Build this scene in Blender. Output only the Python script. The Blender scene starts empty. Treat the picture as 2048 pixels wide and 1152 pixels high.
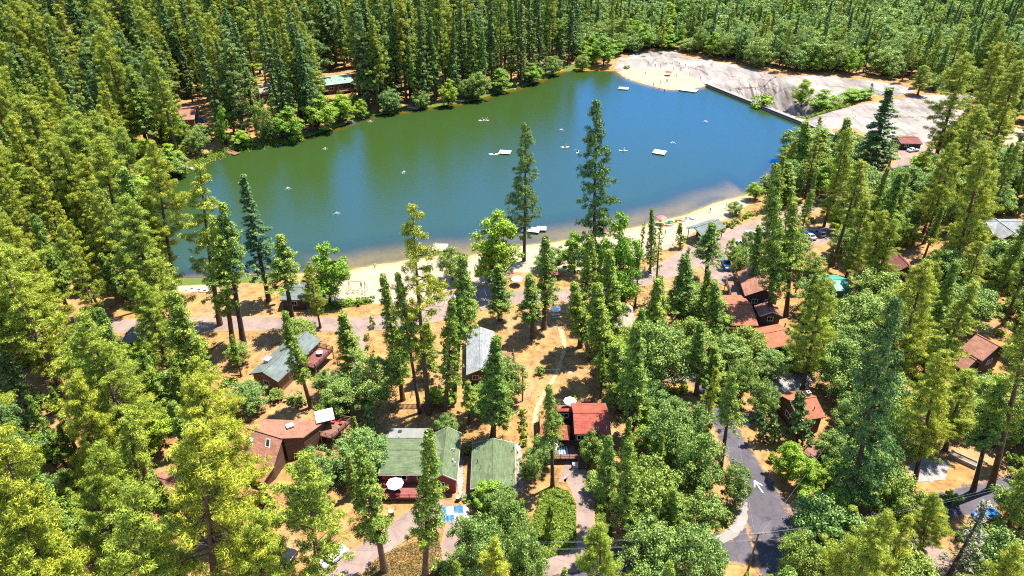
import bpy, bmesh, math, random
import numpy as np
from mathutils import Vector, Matrix

# ------------------------------------------------------------------ camera, sky, sun, exposure
scene = bpy.context.scene
col = scene.collection
R = math.radians
CAM_H, PITCH, FPX = 92.0, R(32.0), 1365.0          # drone height, tilt below the horizon, focal length in photo pixels
camd = bpy.data.cameras.new('camera'); cam = bpy.data.objects.new('camera', camd); col.objects.link(cam)
camd.sensor_width = 36.0; camd.lens = 36.0 * FPX / 2048.0
camd.clip_start = 1.0; camd.clip_end = 6000.0
cam.location = (0, 0, CAM_H); cam.rotation_euler = (math.pi / 2 - PITCH, 0, 0)
scene.camera = cam

SUN_AZ, SUN_EL = R(58.0), R(69.0)                  # azimuth clockwise from +Y
world = bpy.data.worlds.new('World'); scene.world = world; world.use_nodes = True
wn = world.node_tree; wn.nodes.clear()
wo = wn.nodes.new('ShaderNodeOutputWorld'); wb = wn.nodes.new('ShaderNodeBackground'); ws = wn.nodes.new('ShaderNodeTexSky')
ws.sky_type = 'NISHITA'; ws.sun_disc = False; ws.sun_elevation = SUN_EL; ws.sun_rotation = SUN_AZ
ws.altitude = 1600; ws.air_density = 1.0; ws.dust_density = 0.1; ws.ozone_density = 3.0
wn.links.new(ws.outputs[0], wb.inputs[0]); wb.inputs[1].default_value = 0.15
wn.links.new(wb.outputs[0], wo.inputs[0])
sund = bpy.data.lights.new('sun', 'SUN'); sund.energy = 5.0; sund.angle = R(0.53); sund.color = (1.0, 0.955, 0.88)
sun = bpy.data.objects.new('sun', sund); col.objects.link(sun)
SV = Vector((math.sin(SUN_AZ) * math.cos(SUN_EL), math.cos(SUN_AZ) * math.cos(SUN_EL), math.sin(SUN_EL)))
sun.rotation_euler = (-SV).to_track_quat('-Z', 'Y').to_euler(); sun.location = SV * 400
vs = scene.view_settings
vs.view_transform = 'Standard'; vs.look = 'None'; vs.gamma = 1.0; vs.exposure = 1.6; vs.use_curve_mapping = False
scene.cycles.max_bounces = 5; scene.cycles.diffuse_bounces = 2; scene.cycles.glossy_bounces = 2
scene.cycles.transmission_bounces = 3; scene.cycles.transparent_max_bounces = 6
scene.cycles.use_denoising = False; scene.cycles.filter_width = 1.15
scene.cycles.caustics_reflective = False; scene.cycles.caustics_refractive = False

rng = np.random.default_rng(7)
rnd = random.Random(11)
CP, SP = math.cos(PITCH), math.sin(PITCH)

# ------------------------------------------------------------------ photo pixel <-> place
def W(u, v, z=0.0):
    """point at height z seen at photo pixel (u, v)"""
    a, b = (u - 1024) / FPX, (576 - v) / FPX
    dx, dy, dz = a, CP + b * SP, -SP + b * CP
    t = (z - CAM_H) / dz
    return Vector((dx * t, dy * t, z))
def project(p):
    x, y, z = p[0], p[1], p[2] - CAM_H
    d = y * CP - z * SP
    return 1024 + FPX * x / d, 576 - FPX * (y * SP + z * CP) / d, d

def in_poly(P, poly):
    P = np.asarray(P, float); x, y = P[..., 0], P[..., 1]; c = np.zeros(x.shape, bool)
    n = len(poly)
    for i in range(n):
        x0, y0 = poly[i]; x1, y1 = poly[(i + 1) % n]
        m = ((y0 > y) != (y1 > y))
        if y0 != y1: c ^= m & (x < (x1 - x0) * (y - y0) / (y1 - y0) + x0)
    return c
def seg_dist(P, poly, closed=True):
    P = np.asarray(P, float); d = np.full(P.shape[:-1], 1e9)
    n = len(poly)
    for i in range(n if closed else n - 1):
        a = np.array(poly[i], float); b = np.array(poly[(i + 1) % n], float); ab = b - a
        t = np.clip(((P - a) @ ab) / max(ab @ ab, 1e-9), 0, 1)
        q = P - (a + t[..., None] * ab); d = np.minimum(d, np.sqrt((q ** 2).sum(-1)))
    return d
def sdist(P, poly):
    d = seg_dist(P, poly); return np.where(in_poly(P, poly), -d, d)
def smooth(pts, k=4, closed=True):
    n = len(pts); out = []
    for i in range(n if closed else n - 1):
        p = [np.array(pts[(i + j) % n] if closed else pts[min(max(i + j, 0), n - 1)], float) for j in (-1, 0, 1, 2)]
        for s in range(k):
            t = s / k
            out.append(tuple(.5 * (2 * p[1] + (p[2] - p[0]) * t + (2 * p[0] - 5 * p[1] + 4 * p[2] - p[3]) * t * t + (3 * p[1] - p[0] - 3 * p[2] + p[3]) * t ** 3)))
    if not closed: out.append(tuple(pts[-1]))
    return out
def flat(pts, z=0.0): return [tuple(W(u, v, z))[:2] for u, v in pts]
def sstep(a, b, x): t = np.clip((x - a) / (b - a), 0, 1); return t * t * (3 - 2 * t)

DAM_A, DAM_B = (1420, 172), (1650, 264)
SHORE = [(1232, 139), (1180, 136), (1130, 141), (1065, 168), (1000, 186), (930, 205), (870, 214), (800, 224), (735, 235), (665, 258), (610, 275), (560, 285), (480, 297),
         (440, 310), (400, 330), (350, 352), (300, 385), (262, 412), (268, 450), (300, 520), (335, 553), (420, 553), (560, 547), (690, 541), (745, 530), (790, 524), (880, 511),
         (930, 513), (965, 506), (1044, 490), (1107, 484), (1150, 477), (1220, 464), (1284, 451), (1317, 441), (1370, 430), (1400, 417), (1440, 401), (1490, 390), (1535, 358),
         (1570, 325), (1610, 295)]
LAKE = smooth(flat(SHORE), 4)
# the dam side stays straight
_tail = flat([DAM_B, DAM_A]) + smooth(flat([DAM_A, (1390, 177), (1340, 180), (1300, 172), (1262, 161), (1236, 148), (1232, 139)]), 3, False)
LAKE = smooth(flat(SHORE), 4, False) + _tail[:-1]
BEACH_PX = [(640, 548), (745, 530), (880, 511), (965, 506), (1107, 484), (1284, 451), (1370, 430), (1490, 388), (1500, 405), (1480, 425), (1450, 440), (1400, 455), (1370, 480),
            (1320, 505), (1250, 530), (1120, 545), (1010, 545), (960, 572), (880, 585), (850, 605), (760, 608), (690, 600), (620, 610), (600, 575)]
BEACH = flat(BEACH_PX, 1.0)
SANDS = [BEACH, flat([(1232, 140), (1262, 161), (1300, 173), (1340, 181), (1420, 174), (1400, 162), (1360, 148), (1300, 138), (1258, 132)], 1),
         flat([(330, 556), (420, 556), (440, 575), (380, 585), (330, 575)], 1), flat([(1790, 300), (1850, 292), (1900, 300), (1840, 340), (1790, 330)], 1),
         flat([(1940, 285), (2048, 250), (2048, 330), (1960, 330)], 1)]
GRAN = [flat(p, 1.5) for p in ([(1228, 134), (1240, 112), (1290, 103), (1350, 105), (1420, 119), (1500, 137), (1560, 150), (1640, 150), (1720, 156), (1790, 166), (1832, 180), (1790, 192), (1720, 186),
         (1640, 196), (1600, 232), (1540, 222), (1480, 196), (1420, 173), (1340, 178), (1262, 160)],
         [(1580, 228), (1640, 214), (1680, 206), (1760, 201), (1850, 188), (1960, 190), (1915, 240), (1850, 290), (1790, 285), (1700, 252), (1645, 254)])]
GULLY = flat([(1470, 190), (1520, 172), (1560, 172), (1640, 196), (1700, 203), (1660, 213), (1600, 234), (1560, 222)], 0)
DOME = flat([(1250, 118), (1420, 124), (1530, 146), (1500, 160), (1400, 160), (1290, 140)], 1)

def height(P):
    P = np.asarray(P, float)
    sd = sdist(P, LAKE); x, y = P[..., 0], P[..., 1]
    bd = sdist(P, BEACH)
    dd = np.clip(-sd, 0, 60); wb = sstep(2.4, 1.25, np.maximum(bd, 0) / np.maximum(dd, 1.5)); wd = wb * (.035 * dd + .0028 * dd * dd) + (1 - wb) * .24 * dd
    h = np.where(sd > 0, 1.2 * sstep(-4, 14, sd) - 0.1535, -np.minimum(wd, 5.0) - 0.1535 * np.exp(np.minimum(sd, 0) * 0.6) * (1 - wb))
    h = np.where(sd > 0, np.where(sd < 4, np.maximum(h, sd * 0.04), h), h)
    w = sstep(2.0, 30, sd)
    h = h + w * (0.35 * np.sin(x * .045 + 1.3) * np.cos(y * .05) + 0.12 * np.sin(x * .21 + y * .17)) * sstep(120, 200, y)
    h = h + 6.0 * sstep(6, -30, sdist(P, DOME)) * sstep(1, 12, sd)
    h = h - 10.0 * sstep(9, -14, sdist(P, GULLY)) * sstep(2.5, 9, sd)
    h = h + 0.10 * np.maximum(0, y - 430) + 0.05 * np.maximum(0, y - 700) + 0.04 * np.maximum(0, np.abs(x) - 320)
    return h
def hz(x, y): return float(height(np.array([x, y])))
def G(u, v):
    """ground point at photo pixel"""
    z = 1.0
    for _ in range(5):
        p = W(u, v, z); z = hz(p.x, p.y)
    return Vector((p.x, p.y, z))

# ------------------------------------------------------------------ mesh helpers
def tagged(o, label=None, cat=None, group=None, kind=None):
    if label: o['label'] = label
    if cat: o['category'] = cat
    if group: o['group'] = group
    if kind: o['kind'] = kind
    return o
def link(name, data, parent=None, loc=None, rz=None):
    o = bpy.data.objects.new(name, data); col.objects.link(o)
    if parent: o.parent = parent
    if loc is not None: o.location = loc
    if rz is not None: o.rotation_euler = (0, 0, rz)
    return o
def thing(name, label, cat, loc=(0, 0, 0), rz=0.0, group=None):
    return tagged(link(name, None, None, loc, rz), label, cat, group)
class MB:
    """collects faces with metre UVs; build() links one mesh object"""
    def __init__(s): s.v = []; s.f = []; s.m = []; s.uv = []; s.sm = []
    def face(s, pts, m=0, uv=None, sm=False):
        i = len(s.v); pts = [Vector(p) for p in pts]; s.v += [tuple(p) for p in pts]
        s.f.append(list(range(i, i + len(pts)))); s.m.append(m); s.sm.append(sm)
        if uv is None:
            e = (pts[1] - pts[0]); e = e.normalized() if e.length > 1e-9 else Vector((1, 0, 0))
            n = Vector((0, 0, 0))
            for k in range(1, len(pts) - 1): n += (pts[k] - pts[0]).cross(pts[k + 1] - pts[0])
            g = n.cross(e); g = g.normalized() if g.length > 1e-9 else Vector((0, 1, 0))
            uv = [((p - pts[0]).dot(e), (p - pts[0]).dot(g)) for p in pts]
        s.uv += uv
    def box(s, c, d, rz=0.0, m=0, taper=1.0):
        cx, cy, cz = c; x, y, z = d[0] / 2, d[1] / 2, d[2] / 2; ca, sa = math.cos(rz), math.sin(rz)
        def P(a, b, e):
            k = taper if e > 0 else 1.0
            return (cx + a * x * k * ca - b * y * k * sa, cy + a * x * k * sa + b * y * k * ca, cz + e * z)
        q = {(a, b, e): P(a, b, e) for a in (-1, 1) for b in (-1, 1) for e in (-1, 1)}
        for l in ([(-1, -1, -1), (1, -1, -1), (1, -1, 1), (-1, -1, 1)], [(1, 1, -1), (-1, 1, -1), (-1, 1, 1), (1, 1, 1)], [(-1, 1, -1), (-1, -1, -1), (-1, -1, 1), (-1, 1, 1)],
                  [(1, -1, -1), (1, 1, -1), (1, 1, 1), (1, -1, 1)], [(-1, -1, 1), (1, -1, 1), (1, 1, 1), (-1, 1, 1)], [(-1, 1, -1), (1, 1, -1), (1, -1, -1), (-1, -1, -1)]):
            s.face([q[k] for k in l], m)
    def slab(s, pts, th, m=0, down=True):
        """a plate: polygon pts (ccw from above) thickened downwards"""
        top = [Vector(p) for p in pts]; bot = [p - Vector((0, 0, th)) for p in top]; n = len(top)
        s.face(top, m); s.face(bot[::-1], m)
        for i in range(n): j = (i + 1) % n; s.face([bot[i], bot[j], top[j], top[i]], m)
    def tube(s, p0, p1, r0, r1=None, n=6, m=0, caps=True):
        p0, p1 = Vector(p0), Vector(p1); r1 = r0 if r1 is None else r1; d = (p1 - p0).normalized()
        a = d.orthogonal().normalized(); b = d.cross(a)
        c0 = [p0 + (a * math.cos(2 * math.pi * k / n) + b * math.sin(2 * math.pi * k / n)) * r0 for k in range(n)]
        c1 = [p1 + (a * math.cos(2 * math.pi * k / n) + b * math.sin(2 * math.pi * k / n)) * r1 for k in range(n)]
        for k in range(n): j = (k + 1) % n; s.face([c0[k], c0[j], c1[j], c1[k]], m, sm=True)
        if caps: s.face(c0[::-1], m); s.face(c1, m)
    def bar(s, p0, p1, w, h, m=0):
        p0, p1 = Vector(p0), Vector(p1); d = (p1 - p0).normalized(); a = d.cross(Vector((0, 0, 1)))
        a = a.normalized() if a.length > 1e-4 else Vector((1, 0, 0)); b = a.cross(d)
        q = lambda p: [p - a * w / 2 - b * h / 2, p + a * w / 2 - b * h / 2, p + a * w / 2 + b * h / 2, p - a * w / 2 + b * h / 2]
        A, B = q(p0), q(p1)
        for k in range(4): j = (k + 1) % 4; s.face([A[k], A[j], B[j], B[k]], m)
        s.face(A[::-1], m); s.face(B, m)
    def mesh(s, name, mats):
        me = bpy.data.meshes.new(name); me.from_pydata(s.v, [], s.f); me.update()
        for mt in (mats if isinstance(mats, (list, tuple)) else [mats]): me.materials.append(mt)
        me.polygons.foreach_set('material_index', s.m); me.polygons.foreach_set('use_smooth', s.sm)
        l = me.uv_layers.new(name='UVMap'); l.data.foreach_set('uv', np.array(s.uv, np.float32).ravel())
        return me
    def build(s, name, mats, parent=None, loc=None, rz=None): return link(name, s.mesh(name, mats), parent, loc, rz)
def quad_mesh(name, V, F, mats, mi=None, smooth_=False):
    me = bpy.data.meshes.new(name); n = len(F); k = F.shape[1]
    me.vertices.add(len(V)); me.vertices.foreach_set('co', np.asarray(V, np.float32).ravel())
    me.loops.add(n * k); me.loops.foreach_set('vertex_index', np.asarray(F, np.int32).ravel())
    me.polygons.add(n); me.polygons.foreach_set('loop_start', np.arange(0, n * k, k, dtype=np.int32))
    for mt in mats: me.materials.append(mt)
    if mi is not None: me.polygons.foreach_set('material_index', np.asarray(mi, np.int32))
    if smooth_: me.polygons.foreach_set('use_smooth', np.ones(n, bool))
    me.update(calc_edges=True); return me

# ------------------------------------------------------------------ materials
def new_mat(name):
    m = bpy.data.materials.new(name); m.use_nodes = True; nt = m.node_tree
    b = nt.nodes['Principled BSDF']; return m, nt, b
def nd(nt, t, **kw):
    n = nt.nodes.new(t)
    for k, v in kw.items():
        if k in n.inputs: n.inputs[k].default_value = v
        else: setattr(n, k, v)
    return n
def ramp(nt, src, stops):
    r = nt.nodes.new('ShaderNodeValToRGB'); e = r.color_ramp.elements
    while len(e) < len(stops): e.new(0.5)
    for i, (p, c) in enumerate(stops): e[i].position = p; e[i].color = (*c, 1) if len(c) == 3 else c
    nt.links.new(src, r.inputs[0]); return r.outputs[0]
def mixc(nt, f, a, b, mode='MIX'):
    n = nt.nodes.new('ShaderNodeMix'); n.data_type = 'RGBA'; n.blend_type = mode
    for i, s in ((0, f), (6, a), (7, b)):
        if isinstance(s, (int, float)): n.inputs[i].default_value = s
        elif isinstance(s, tuple): n.inputs[i].default_value = (*s, 1)
        else: nt.links.new(s, n.inputs[i])
    return n.outputs[2]
def math_(nt, op, a, b=0.0, clamp=False):
    n = nt.nodes.new('ShaderNodeMath'); n.operation = op; n.use_clamp = clamp
    for i, s in ((0, a), (1, b)):
        if isinstance(s, (int, float)): n.inputs[i].default_value = s
        else: nt.links.new(s, n.inputs[i])
    return n.outputs[0]
def noise(nt, scale, detail=4, rough=.55, vec=None, dims='3D'):
    n = nd(nt, 'ShaderNodeTexNoise', Scale=scale, Detail=detail, Roughness=rough)
    if vec is None:
        g = nt.nodes.new('ShaderNodeNewGeometry'); vec = g.outputs['Position']
    nt.links.new(vec, n.inputs['Vector']); return n.outputs['Fac']
def bump(nt, b, h, strength=.3, dist=.05):
    n = nd(nt, 'ShaderNodeBump', Strength=strength, Distance=dist); nt.links.new(h, n.inputs['Height']); nt.links.new(n.outputs[0], b.inputs['Normal'])
KA = .8     # reflectances, matched to the exposure
def mat_plain(name, c, rough=.6, var=.18, scale=3.0, metal=0.0, spec=.3):
    c = tuple(x * KA for x in c)
    m, nt, b = new_mat(name); o = nt.nodes.new('ShaderNodeTexCoord')
    f = noise(nt, scale, 5, .6, o.outputs['Object'])
    d = tuple(x * (1 - var) for x in c); l = tuple(min(1, x * (1 + var)) for x in c)
    nt.links.new(ramp(nt, f, [(.3, d), (.7, l)]), b.inputs['Base Color'])
    b.inputs['Roughness'].default_value = rough; b.inputs['Metallic'].default_value = metal; b.inputs['Specular IOR Level'].default_value = spec
    return m
def mat_shingle(name, c, w=.9, h=.16, var=.22, stain=.25):
    """roof shingle courses on metre UVs"""
    m, nt, b = new_mat(name); uv = nt.nodes.new('ShaderNodeUVMap')
    br = nd(nt, 'ShaderNodeTexBrick', Scale=1.0); nt.links.new(uv.outputs[0], br.inputs['Vector'])
    br.inputs['Brick Width'].default_value = w; br.inputs['Row Height'].default_value = h; br.inputs['Mortar Size'].default_value = .012; br.inputs['Bias'].default_value = 0
    br.inputs['Color1'].default_value = (*[x * (1 - var) for x in c], 1); br.inputs['Color2'].default_value = (*[min(1, x * (1 + var)) for x in c], 1)
    br.inputs['Mortar'].default_value = (*[x * .55 for x in c], 1)
    o = nt.nodes.new('ShaderNodeTexCoord')
    st = ramp(nt, noise(nt, .55, 5, .65, o.outputs['Object']), [(.35, (1 - stain,) * 3), (.65, (1 + stain * .3,) * 3)])
    fine = ramp(nt, noise(nt, 9, 2, .6, o.outputs['Object']), [(.3, (.85,) * 3), (.7, (1.12,) * 3)])
    cc = mixc(nt, 1.0, mixc(nt, 1.0, br.outputs[0], st, 'MULTIPLY'), fine, 'MULTIPLY')
    lit = math_(nt, 'MULTIPLY', noise(nt, .8, 6, .7, o.outputs['Object']), noise(nt, 7, 3, .7, o.outputs['Object']))
    cc = mixc(nt, ramp(nt, lit, [(.3, (0, 0, 0)), (.42, (.75,) * 3)]), cc, (.2, .11, .045))
    nt.links.new(cc, b.inputs['Base Color'])
    b.inputs['Roughness'].default_value = .85; b.inputs['Specular IOR Level'].default_value = .15
    bump(nt, b, br.outputs['Fac'], .5, -.02); return m
def mat_boards(name, c, w=.18, vertical=False, var=.25):
    """board cladding or decking on metre UVs"""
    c = tuple(x * KA for x in c)
    m, nt, b = new_mat(name); uv = nt.nodes.new('ShaderNodeUVMap')
    br = nd(nt, 'ShaderNodeTexBrick', Scale=1.0)
    if vertical:
        mp = nd(nt, 'ShaderNodeMapping'); mp.inputs['Rotation'].default_value = (0, 0, math.pi / 2); nt.links.new(uv.outputs[0], mp.inputs[0]); nt.links.new(mp.outputs[0], br.inputs['Vector'])
    else: nt.links.new(uv.outputs[0], br.inputs['Vector'])
    br.inputs['Brick Width'].default_value = 3.5; br.inputs['Row Height'].default_value = w; br.inputs['Mortar Size'].default_value = .012
    br.inputs['Color1'].default_value = (*[x * (1 - var) for x in c], 1); br.inputs['Color2'].default_value = (*[min(1, x * (1 + var)) for x in c], 1); br.inputs['Mortar'].default_value = (*[x * .3 for x in c], 1)
    o = nt.nodes.new('ShaderNodeTexCoord')
    st = ramp(nt, noise(nt, 1.3, 5, .65, o.outputs['Object']), [(.3, (.78,) * 3), (.7, (1.1,) * 3)])
    nt.links.new(mixc(nt, 1.0, br.outputs[0], st, 'MULTIPLY'), b.inputs['Base Color']); b.inputs['Roughness'].default_value = .75
    bump(nt, b, br.outputs['Fac'], .5, -.02); return m
def mat_leaf(name, dark, mid, light, trans=.3, huevar=.8):
    m, nt, b = new_mat(name); g = nt.nodes.new('ShaderNodeNewGeometry'); oi = nt.nodes.new('ShaderNodeObjectInfo')
    isl = ramp(nt, g.outputs['Random Per Island'], [(0, dark), (.5, mid), (1, light)])
    tint = ramp(nt, oi.outputs['Random'], [(0, (.66, .82, .88)), (.3, (.84, .92, .95)), (.65, (1.0, 1.0, .9)), (1, (1.22, 1.1, .8))])
    c = mixc(nt, 1.0, isl, mixc(nt, huevar, (1.0, 1.0, 1.0), tint), 'MULTIPLY')
    nt.links.new(c, b.inputs['Base Color']); b.inputs['Roughness'].default_value = .55; b.inputs['Specular IOR Level'].default_value = .25
    t = nt.nodes.new('ShaderNodeBsdfTranslucent'); nt.links.new(mixc(nt, 1.0, c, (1.25, 1.2, .6), 'MULTIPLY'), t.inputs[0])
    mx = nt.nodes.new('ShaderNodeMixShader'); mx.inputs[0].default_value = trans
    nt.links.new(b.outputs[0], mx.inputs[1]); nt.links.new(t.outputs[0], mx.inputs[2]); nt.links.new(mx.outputs[0], nt.nodes['Material Output'].inputs[0])
    return m
M = {}
M['pine'] = mat_leaf('pine_needles', (.06, .1, .01), (.22, .265, .02), (.52, .52, .04), .17)
M['cedar'] = mat_leaf('cedar_sprays', (.045, .1, .014), (.155, .235, .024), (.4, .44, .05), .17)
M['fir'] = mat_leaf('fir_needles', (.03, .075, .022), (.095, .17, .036), (.25, .31, .06), .14)
M['oak'] = mat_leaf('oak_leaves', (.05, .105, .022), (.16, .25, .042), (.38, .45, .11), .18)
M['maple'] = mat_leaf('maple_leaves', (.08, .17, .012), (.21, .34, .026), (.4, .5, .05), .24)
M['dry'] = mat_leaf('dry_twigs', (.12, .1, .06), (.2, .17, .1), (.28, .25, .17), .1)
M['ivy'] = mat_leaf('ivy_leaves', (.09, .16, .015), (.17, .24, .025), (.28, .31, .05), .3, .2)
M['grass'] = mat_leaf('dry_grass', (.13, .085, .02), (.2, .135, .04), (.16, .16, .04), .2, .2)
M['bark'] = mat_plain('bark', (.085, .058, .04), .9, .45, 2.5)
M['bark_red'] = mat_plain('red_bark', (.13, .075, .045), .9, .45, 2.5)
M['white'] = mat_plain('white_paint', (.78, .78, .76), .55, .06)
M['cream'] = mat_plain('cream_paint', (.62, .56, .45), .6, .1)
M['canvas'] = mat_plain('white_canvas', (.8, .8, .79), .8, .05)
M['canvas_grey'] = mat_plain('grey_canvas', (.42, .42, .42), .8, .08)
M['dark'] = mat_plain('dark_metal', (.03, .03, .032), .45, .2)
M['glass'] = mat_plain('window_glass', (.02, .03, .035), .06, .2, spec=.8)
M['concrete'] = mat_plain('concrete', (0.2730, 0.2535, 0.2275), .85, .2, .7)
M['wood'] = mat_plain('weathered_wood', (.2, .135, .085), .8, .3)
M['wood_red'] = mat_boards('red_deck_boards', (.22, .06, .045), .14)
M['wood_brown'] = mat_boards('brown_deck_boards', (.24, .105, .06), .14)
M['wood_grey'] = mat_boards('grey_dock_boards', (.5, .47, .42), .18)
M['dock'] = mat_boards('pale_dock_boards', (.66, .64, .6), .2, var=.1)
M['clad_red'] = mat_boards('red_board_cladding', (.3, .028, .02), .18)
M['clad_brown'] = mat_boards('brown_board_cladding', (.13, .062, .036), .2)
M['clad_dark'] = mat_boards('dark_brown_cladding', (.07, .036, .026), .2)
M['clad_log'] = mat_boards('log_cladding', (.26, .13, .06), .3)
M['clad_grey'] = mat_boards('grey_cladding', (.3, .28, .25), .2)
M['rf_green'] = mat_shingle('green_shingles', (.098, .13, .066))
M['rf_greygreen'] = mat_shingle('grey_green_shingles', (0.1264, 0.1520, 0.1376))
M['rf_sage'] = mat_shingle('sage_metal_roof', (0.194, 0.320, 0.242))
M['rf_red'] = mat_shingle('red_shingles', (.27, .062, .04))
M['rf_brown'] = mat_shingle('brown_shingles', (.26, .12, .078))
M['rf_tan'] = mat_shingle('orange_tan_shingles', (.36, .17, .075))
M['rf_rust'] = mat_shingle('rust_shingles', (0.3125, 0.1063, 0.0562))
M['rf_darkred'] = mat_shingle('dark_red_shingles', (0.172, 0.060, 0.052))
M['rf_grey'] = mat_shingle('grey_shingles', (0.213, 0.222, 0.218))
M['rf_beige'] = mat_shingle('beige_shingles', (0.273, 0.230, 0.179))
M['rf_teal'] = mat_boards('teal_metal_roof', (.03, .27, .2), .4, True, .1)
M['rf_flat'] = mat_plain('flat_grey_roofing', (.19, .19, .165), .85, .15, .8)
M['blue'] = mat_plain('blue_sheet', (.02, .12, .32), .5, .15)
M['tyre'] = mat_plain('tyre_rubber', (.02, .02, .02), .8, .2)
M['chrome'] = mat_plain('chrome', (.6, .6, .6), .25, .05, metal=.9)
M['skin'] = mat_plain('skin', (.45, .25, .16), .6, .08)
for k, c in {'car_white': (.72, .72, .72), 'car_silver': (.45, .46, .48), 'car_grey': (.2, .2, .23), 'car_blue': (.01, .13, .35), 'car_black': (.02, .02, .025), 'car_red': (.4, .02, .015),
             'red': (.5, .03, .02), 'pink': (.6, .12, .12), 'navy': (.02, .04, .12), 'green': (.02, .3, .12), 'yellow': (.65, .42, .03), 'orange': (.6, .16, .02), 'turq': (.02, .4, .45), 'lamp': (.8, .8, .75), 'taillight': (.35, .01, .01)}.items():
    M[k] = mat_plain(k + '_paint', c, .3 if k.startswith('car') else .5, .05)

# ground: dry needle litter, dirt, granite and sand by the masks stored on the mesh
def mat_ground():
    m, nt, b = new_mat('ground_litter')
    at = lambda n: nd(nt, 'ShaderNodeAttribute', attribute_name=n).outputs['Fac']
    n1 = noise(nt, .06, 6, .62); n2 = noise(nt, .55, 6, .65); n3 = noise(nt, 5, 4, .6)
    base = ramp(nt, n2, [(.28, (.12, .062, .026)), (.45, (.24, .128, .045)), (.6, (.33, .18, .06)), (.78, (.36, .225, .1))])
    base = mixc(nt, ramp(nt, n1, [(.48, (0, 0, 0)), (.66, (.8, .8, .8))]), base, ramp(nt, n2, [(.3, (.19, .11, .055)), (.7, (.34, .215, .11))]))
    base = mixc(nt, ramp(nt, noise(nt, .23, 5, .6), [(.58, (0, 0, 0)), (.72, (.7, .7, .7))]), base, ramp(nt, n3, [(.3, (.1, .095, .02)), (.7, (.2, .18, .04))]))
    grit = ramp(nt, n3, [(.25, (.72,) * 3), (.75, (1.2,) * 3)]); base = mixc(nt, 1.0, base, grit, 'MULTIPLY')
    # granite with mineral streaks running downhill
    g = nt.nodes.new('ShaderNodeNewGeometry'); mp = nd(nt, 'ShaderNodeMapping'); mp.inputs['Rotation'].default_value = (0, 0, R(35)); mp.inputs['Scale'].default_value = (.5, .035, .1)
    nt.links.new(g.outputs['Position'], mp.inputs[0]); st = noise(nt, 1.0, 5, .6, mp.outputs[0])
    gr = ramp(nt, noise(nt, .05, 9, .72), [(.3, (0.1116, 0.0953, 0.0824)), (.44, (0.1888, 0.1616, 0.1396)), (.55, (0.2489, 0.2155, 0.1843)), (.7, (0.3434, 0.3067, 0.2667))])
    sx = nt.nodes.new('ShaderNodeSeparateXYZ'); nt.links.new(g.outputs['Normal'], sx.inputs[0]); steep = ramp(nt, sx.outputs[2], [(.9, (1, 1, 1)), (.985, (.15,) * 3)])
    gr = mixc(nt, steep, gr, mixc(nt, 1.0, gr, ramp(nt, st, [(.36, (.35, .33, .32)), (.48, (.85, .85, .85)), (.62, (1.3, 1.3, 1.28))]), 'MULTIPLY'))
    m2 = nd(nt, 'ShaderNodeMapping'); m2.inputs['Rotation'].default_value = (0, 0, R(-62)); m2.inputs['Scale'].default_value = (.3, .05, .1); nt.links.new(g.outputs['Position'], m2.inputs[0])
    gr = mixc(nt, .75, gr, mixc(nt, 1.0, gr, ramp(nt, noise(nt, 1.0, 6, .65, m2.outputs[0]), [(.36, (.62, .6, .6)), (.5, (1, 1, 1)), (.66, (1.22, 1.2, 1.18))]), 'MULTIPLY'))
    gr = mixc(nt, ramp(nt, noise(nt, .2, 6, .7), [(.57, (0, 0, 0)), (.68, (.85,) * 3)]), gr, (.17, .14, .115))
    gr = mixc(nt, 1.0, gr, ramp(nt, n3, [(.3, (.86,) * 3), (.7, (1.1,) * 3)]), 'MULTIPLY')
    vor = nd(nt, 'ShaderNodeTexVoronoi', feature='DISTANCE_TO_EDGE', Scale=.045)
    wv = nd(nt, 'ShaderNodeVectorMath', operation='ADD'); nz = nd(nt, 'ShaderNodeTexNoise', Scale=.15, Detail=4.0)
    nt.links.new(g.outputs['Position'], nz.inputs['Vector']); sc = nd(nt, 'ShaderNodeVectorMath', operation='SCALE'); sc.inputs['Scale'].default_value = 14.0
    nt.links.new(nz.outputs['Color'], sc.inputs[0]); nt.links.new(g.outputs['Position'], wv.inputs[0]); nt.links.new(sc.outputs[0], wv.inputs[1]); nt.links.new(wv.outputs[0], vor.inputs['Vector'])
    gr = mixc(nt, 1.0, gr, ramp(nt, vor.outputs['Distance'], [(.002, (.4, .37, .35)), (.014, (1, 1, 1))]), 'MULTIPLY')
    def edge(a, k=.35):
        return ramp(nt, math_(nt, 'ADD', a, math_(nt, 'MULTIPLY', math_(nt, 'SUBTRACT', n2, .5), k)), [(.42, (0, 0, 0)), (.58, (1, 1, 1))])
    c = mixc(nt, edge(at('granite')), base, gr)
    sand = ramp(nt, n2, [(.3, (0.2430, 0.1827, 0.1132)), (.55, (0.3042, 0.2410, 0.1599)), (.75, (0.3303, 0.2741, 0.1902))]); sand = mixc(nt, 1.0, sand, ramp(nt, n3, [(.3, (.9,) * 3), (.7, (1.06,) * 3)]), 'MULTIPLY')
    c = mixc(nt, edge(at('sand')), c, sand)
    wet = at('wet'); c = mixc(nt, wet, c, mixc(nt, 1.0, c, (.9, .8, .24), 'MULTIPLY'))
    green = ramp(nt, n3, [(.3, (.045, .065, .012)), (.7, (.11, .14, .028))]); c = mixc(nt, edge(at('green'), .6), c, green)
    nt.links.new(c, b.inputs['Base Color']); b.inputs['Roughness'].default_value = .92; b.inputs['Specular IOR Level'].default_value = .12
    bump(nt, b, math_(nt, 'ADD', n3, n2), .45, .12); return m
M['ground'] = mat_ground()
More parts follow.
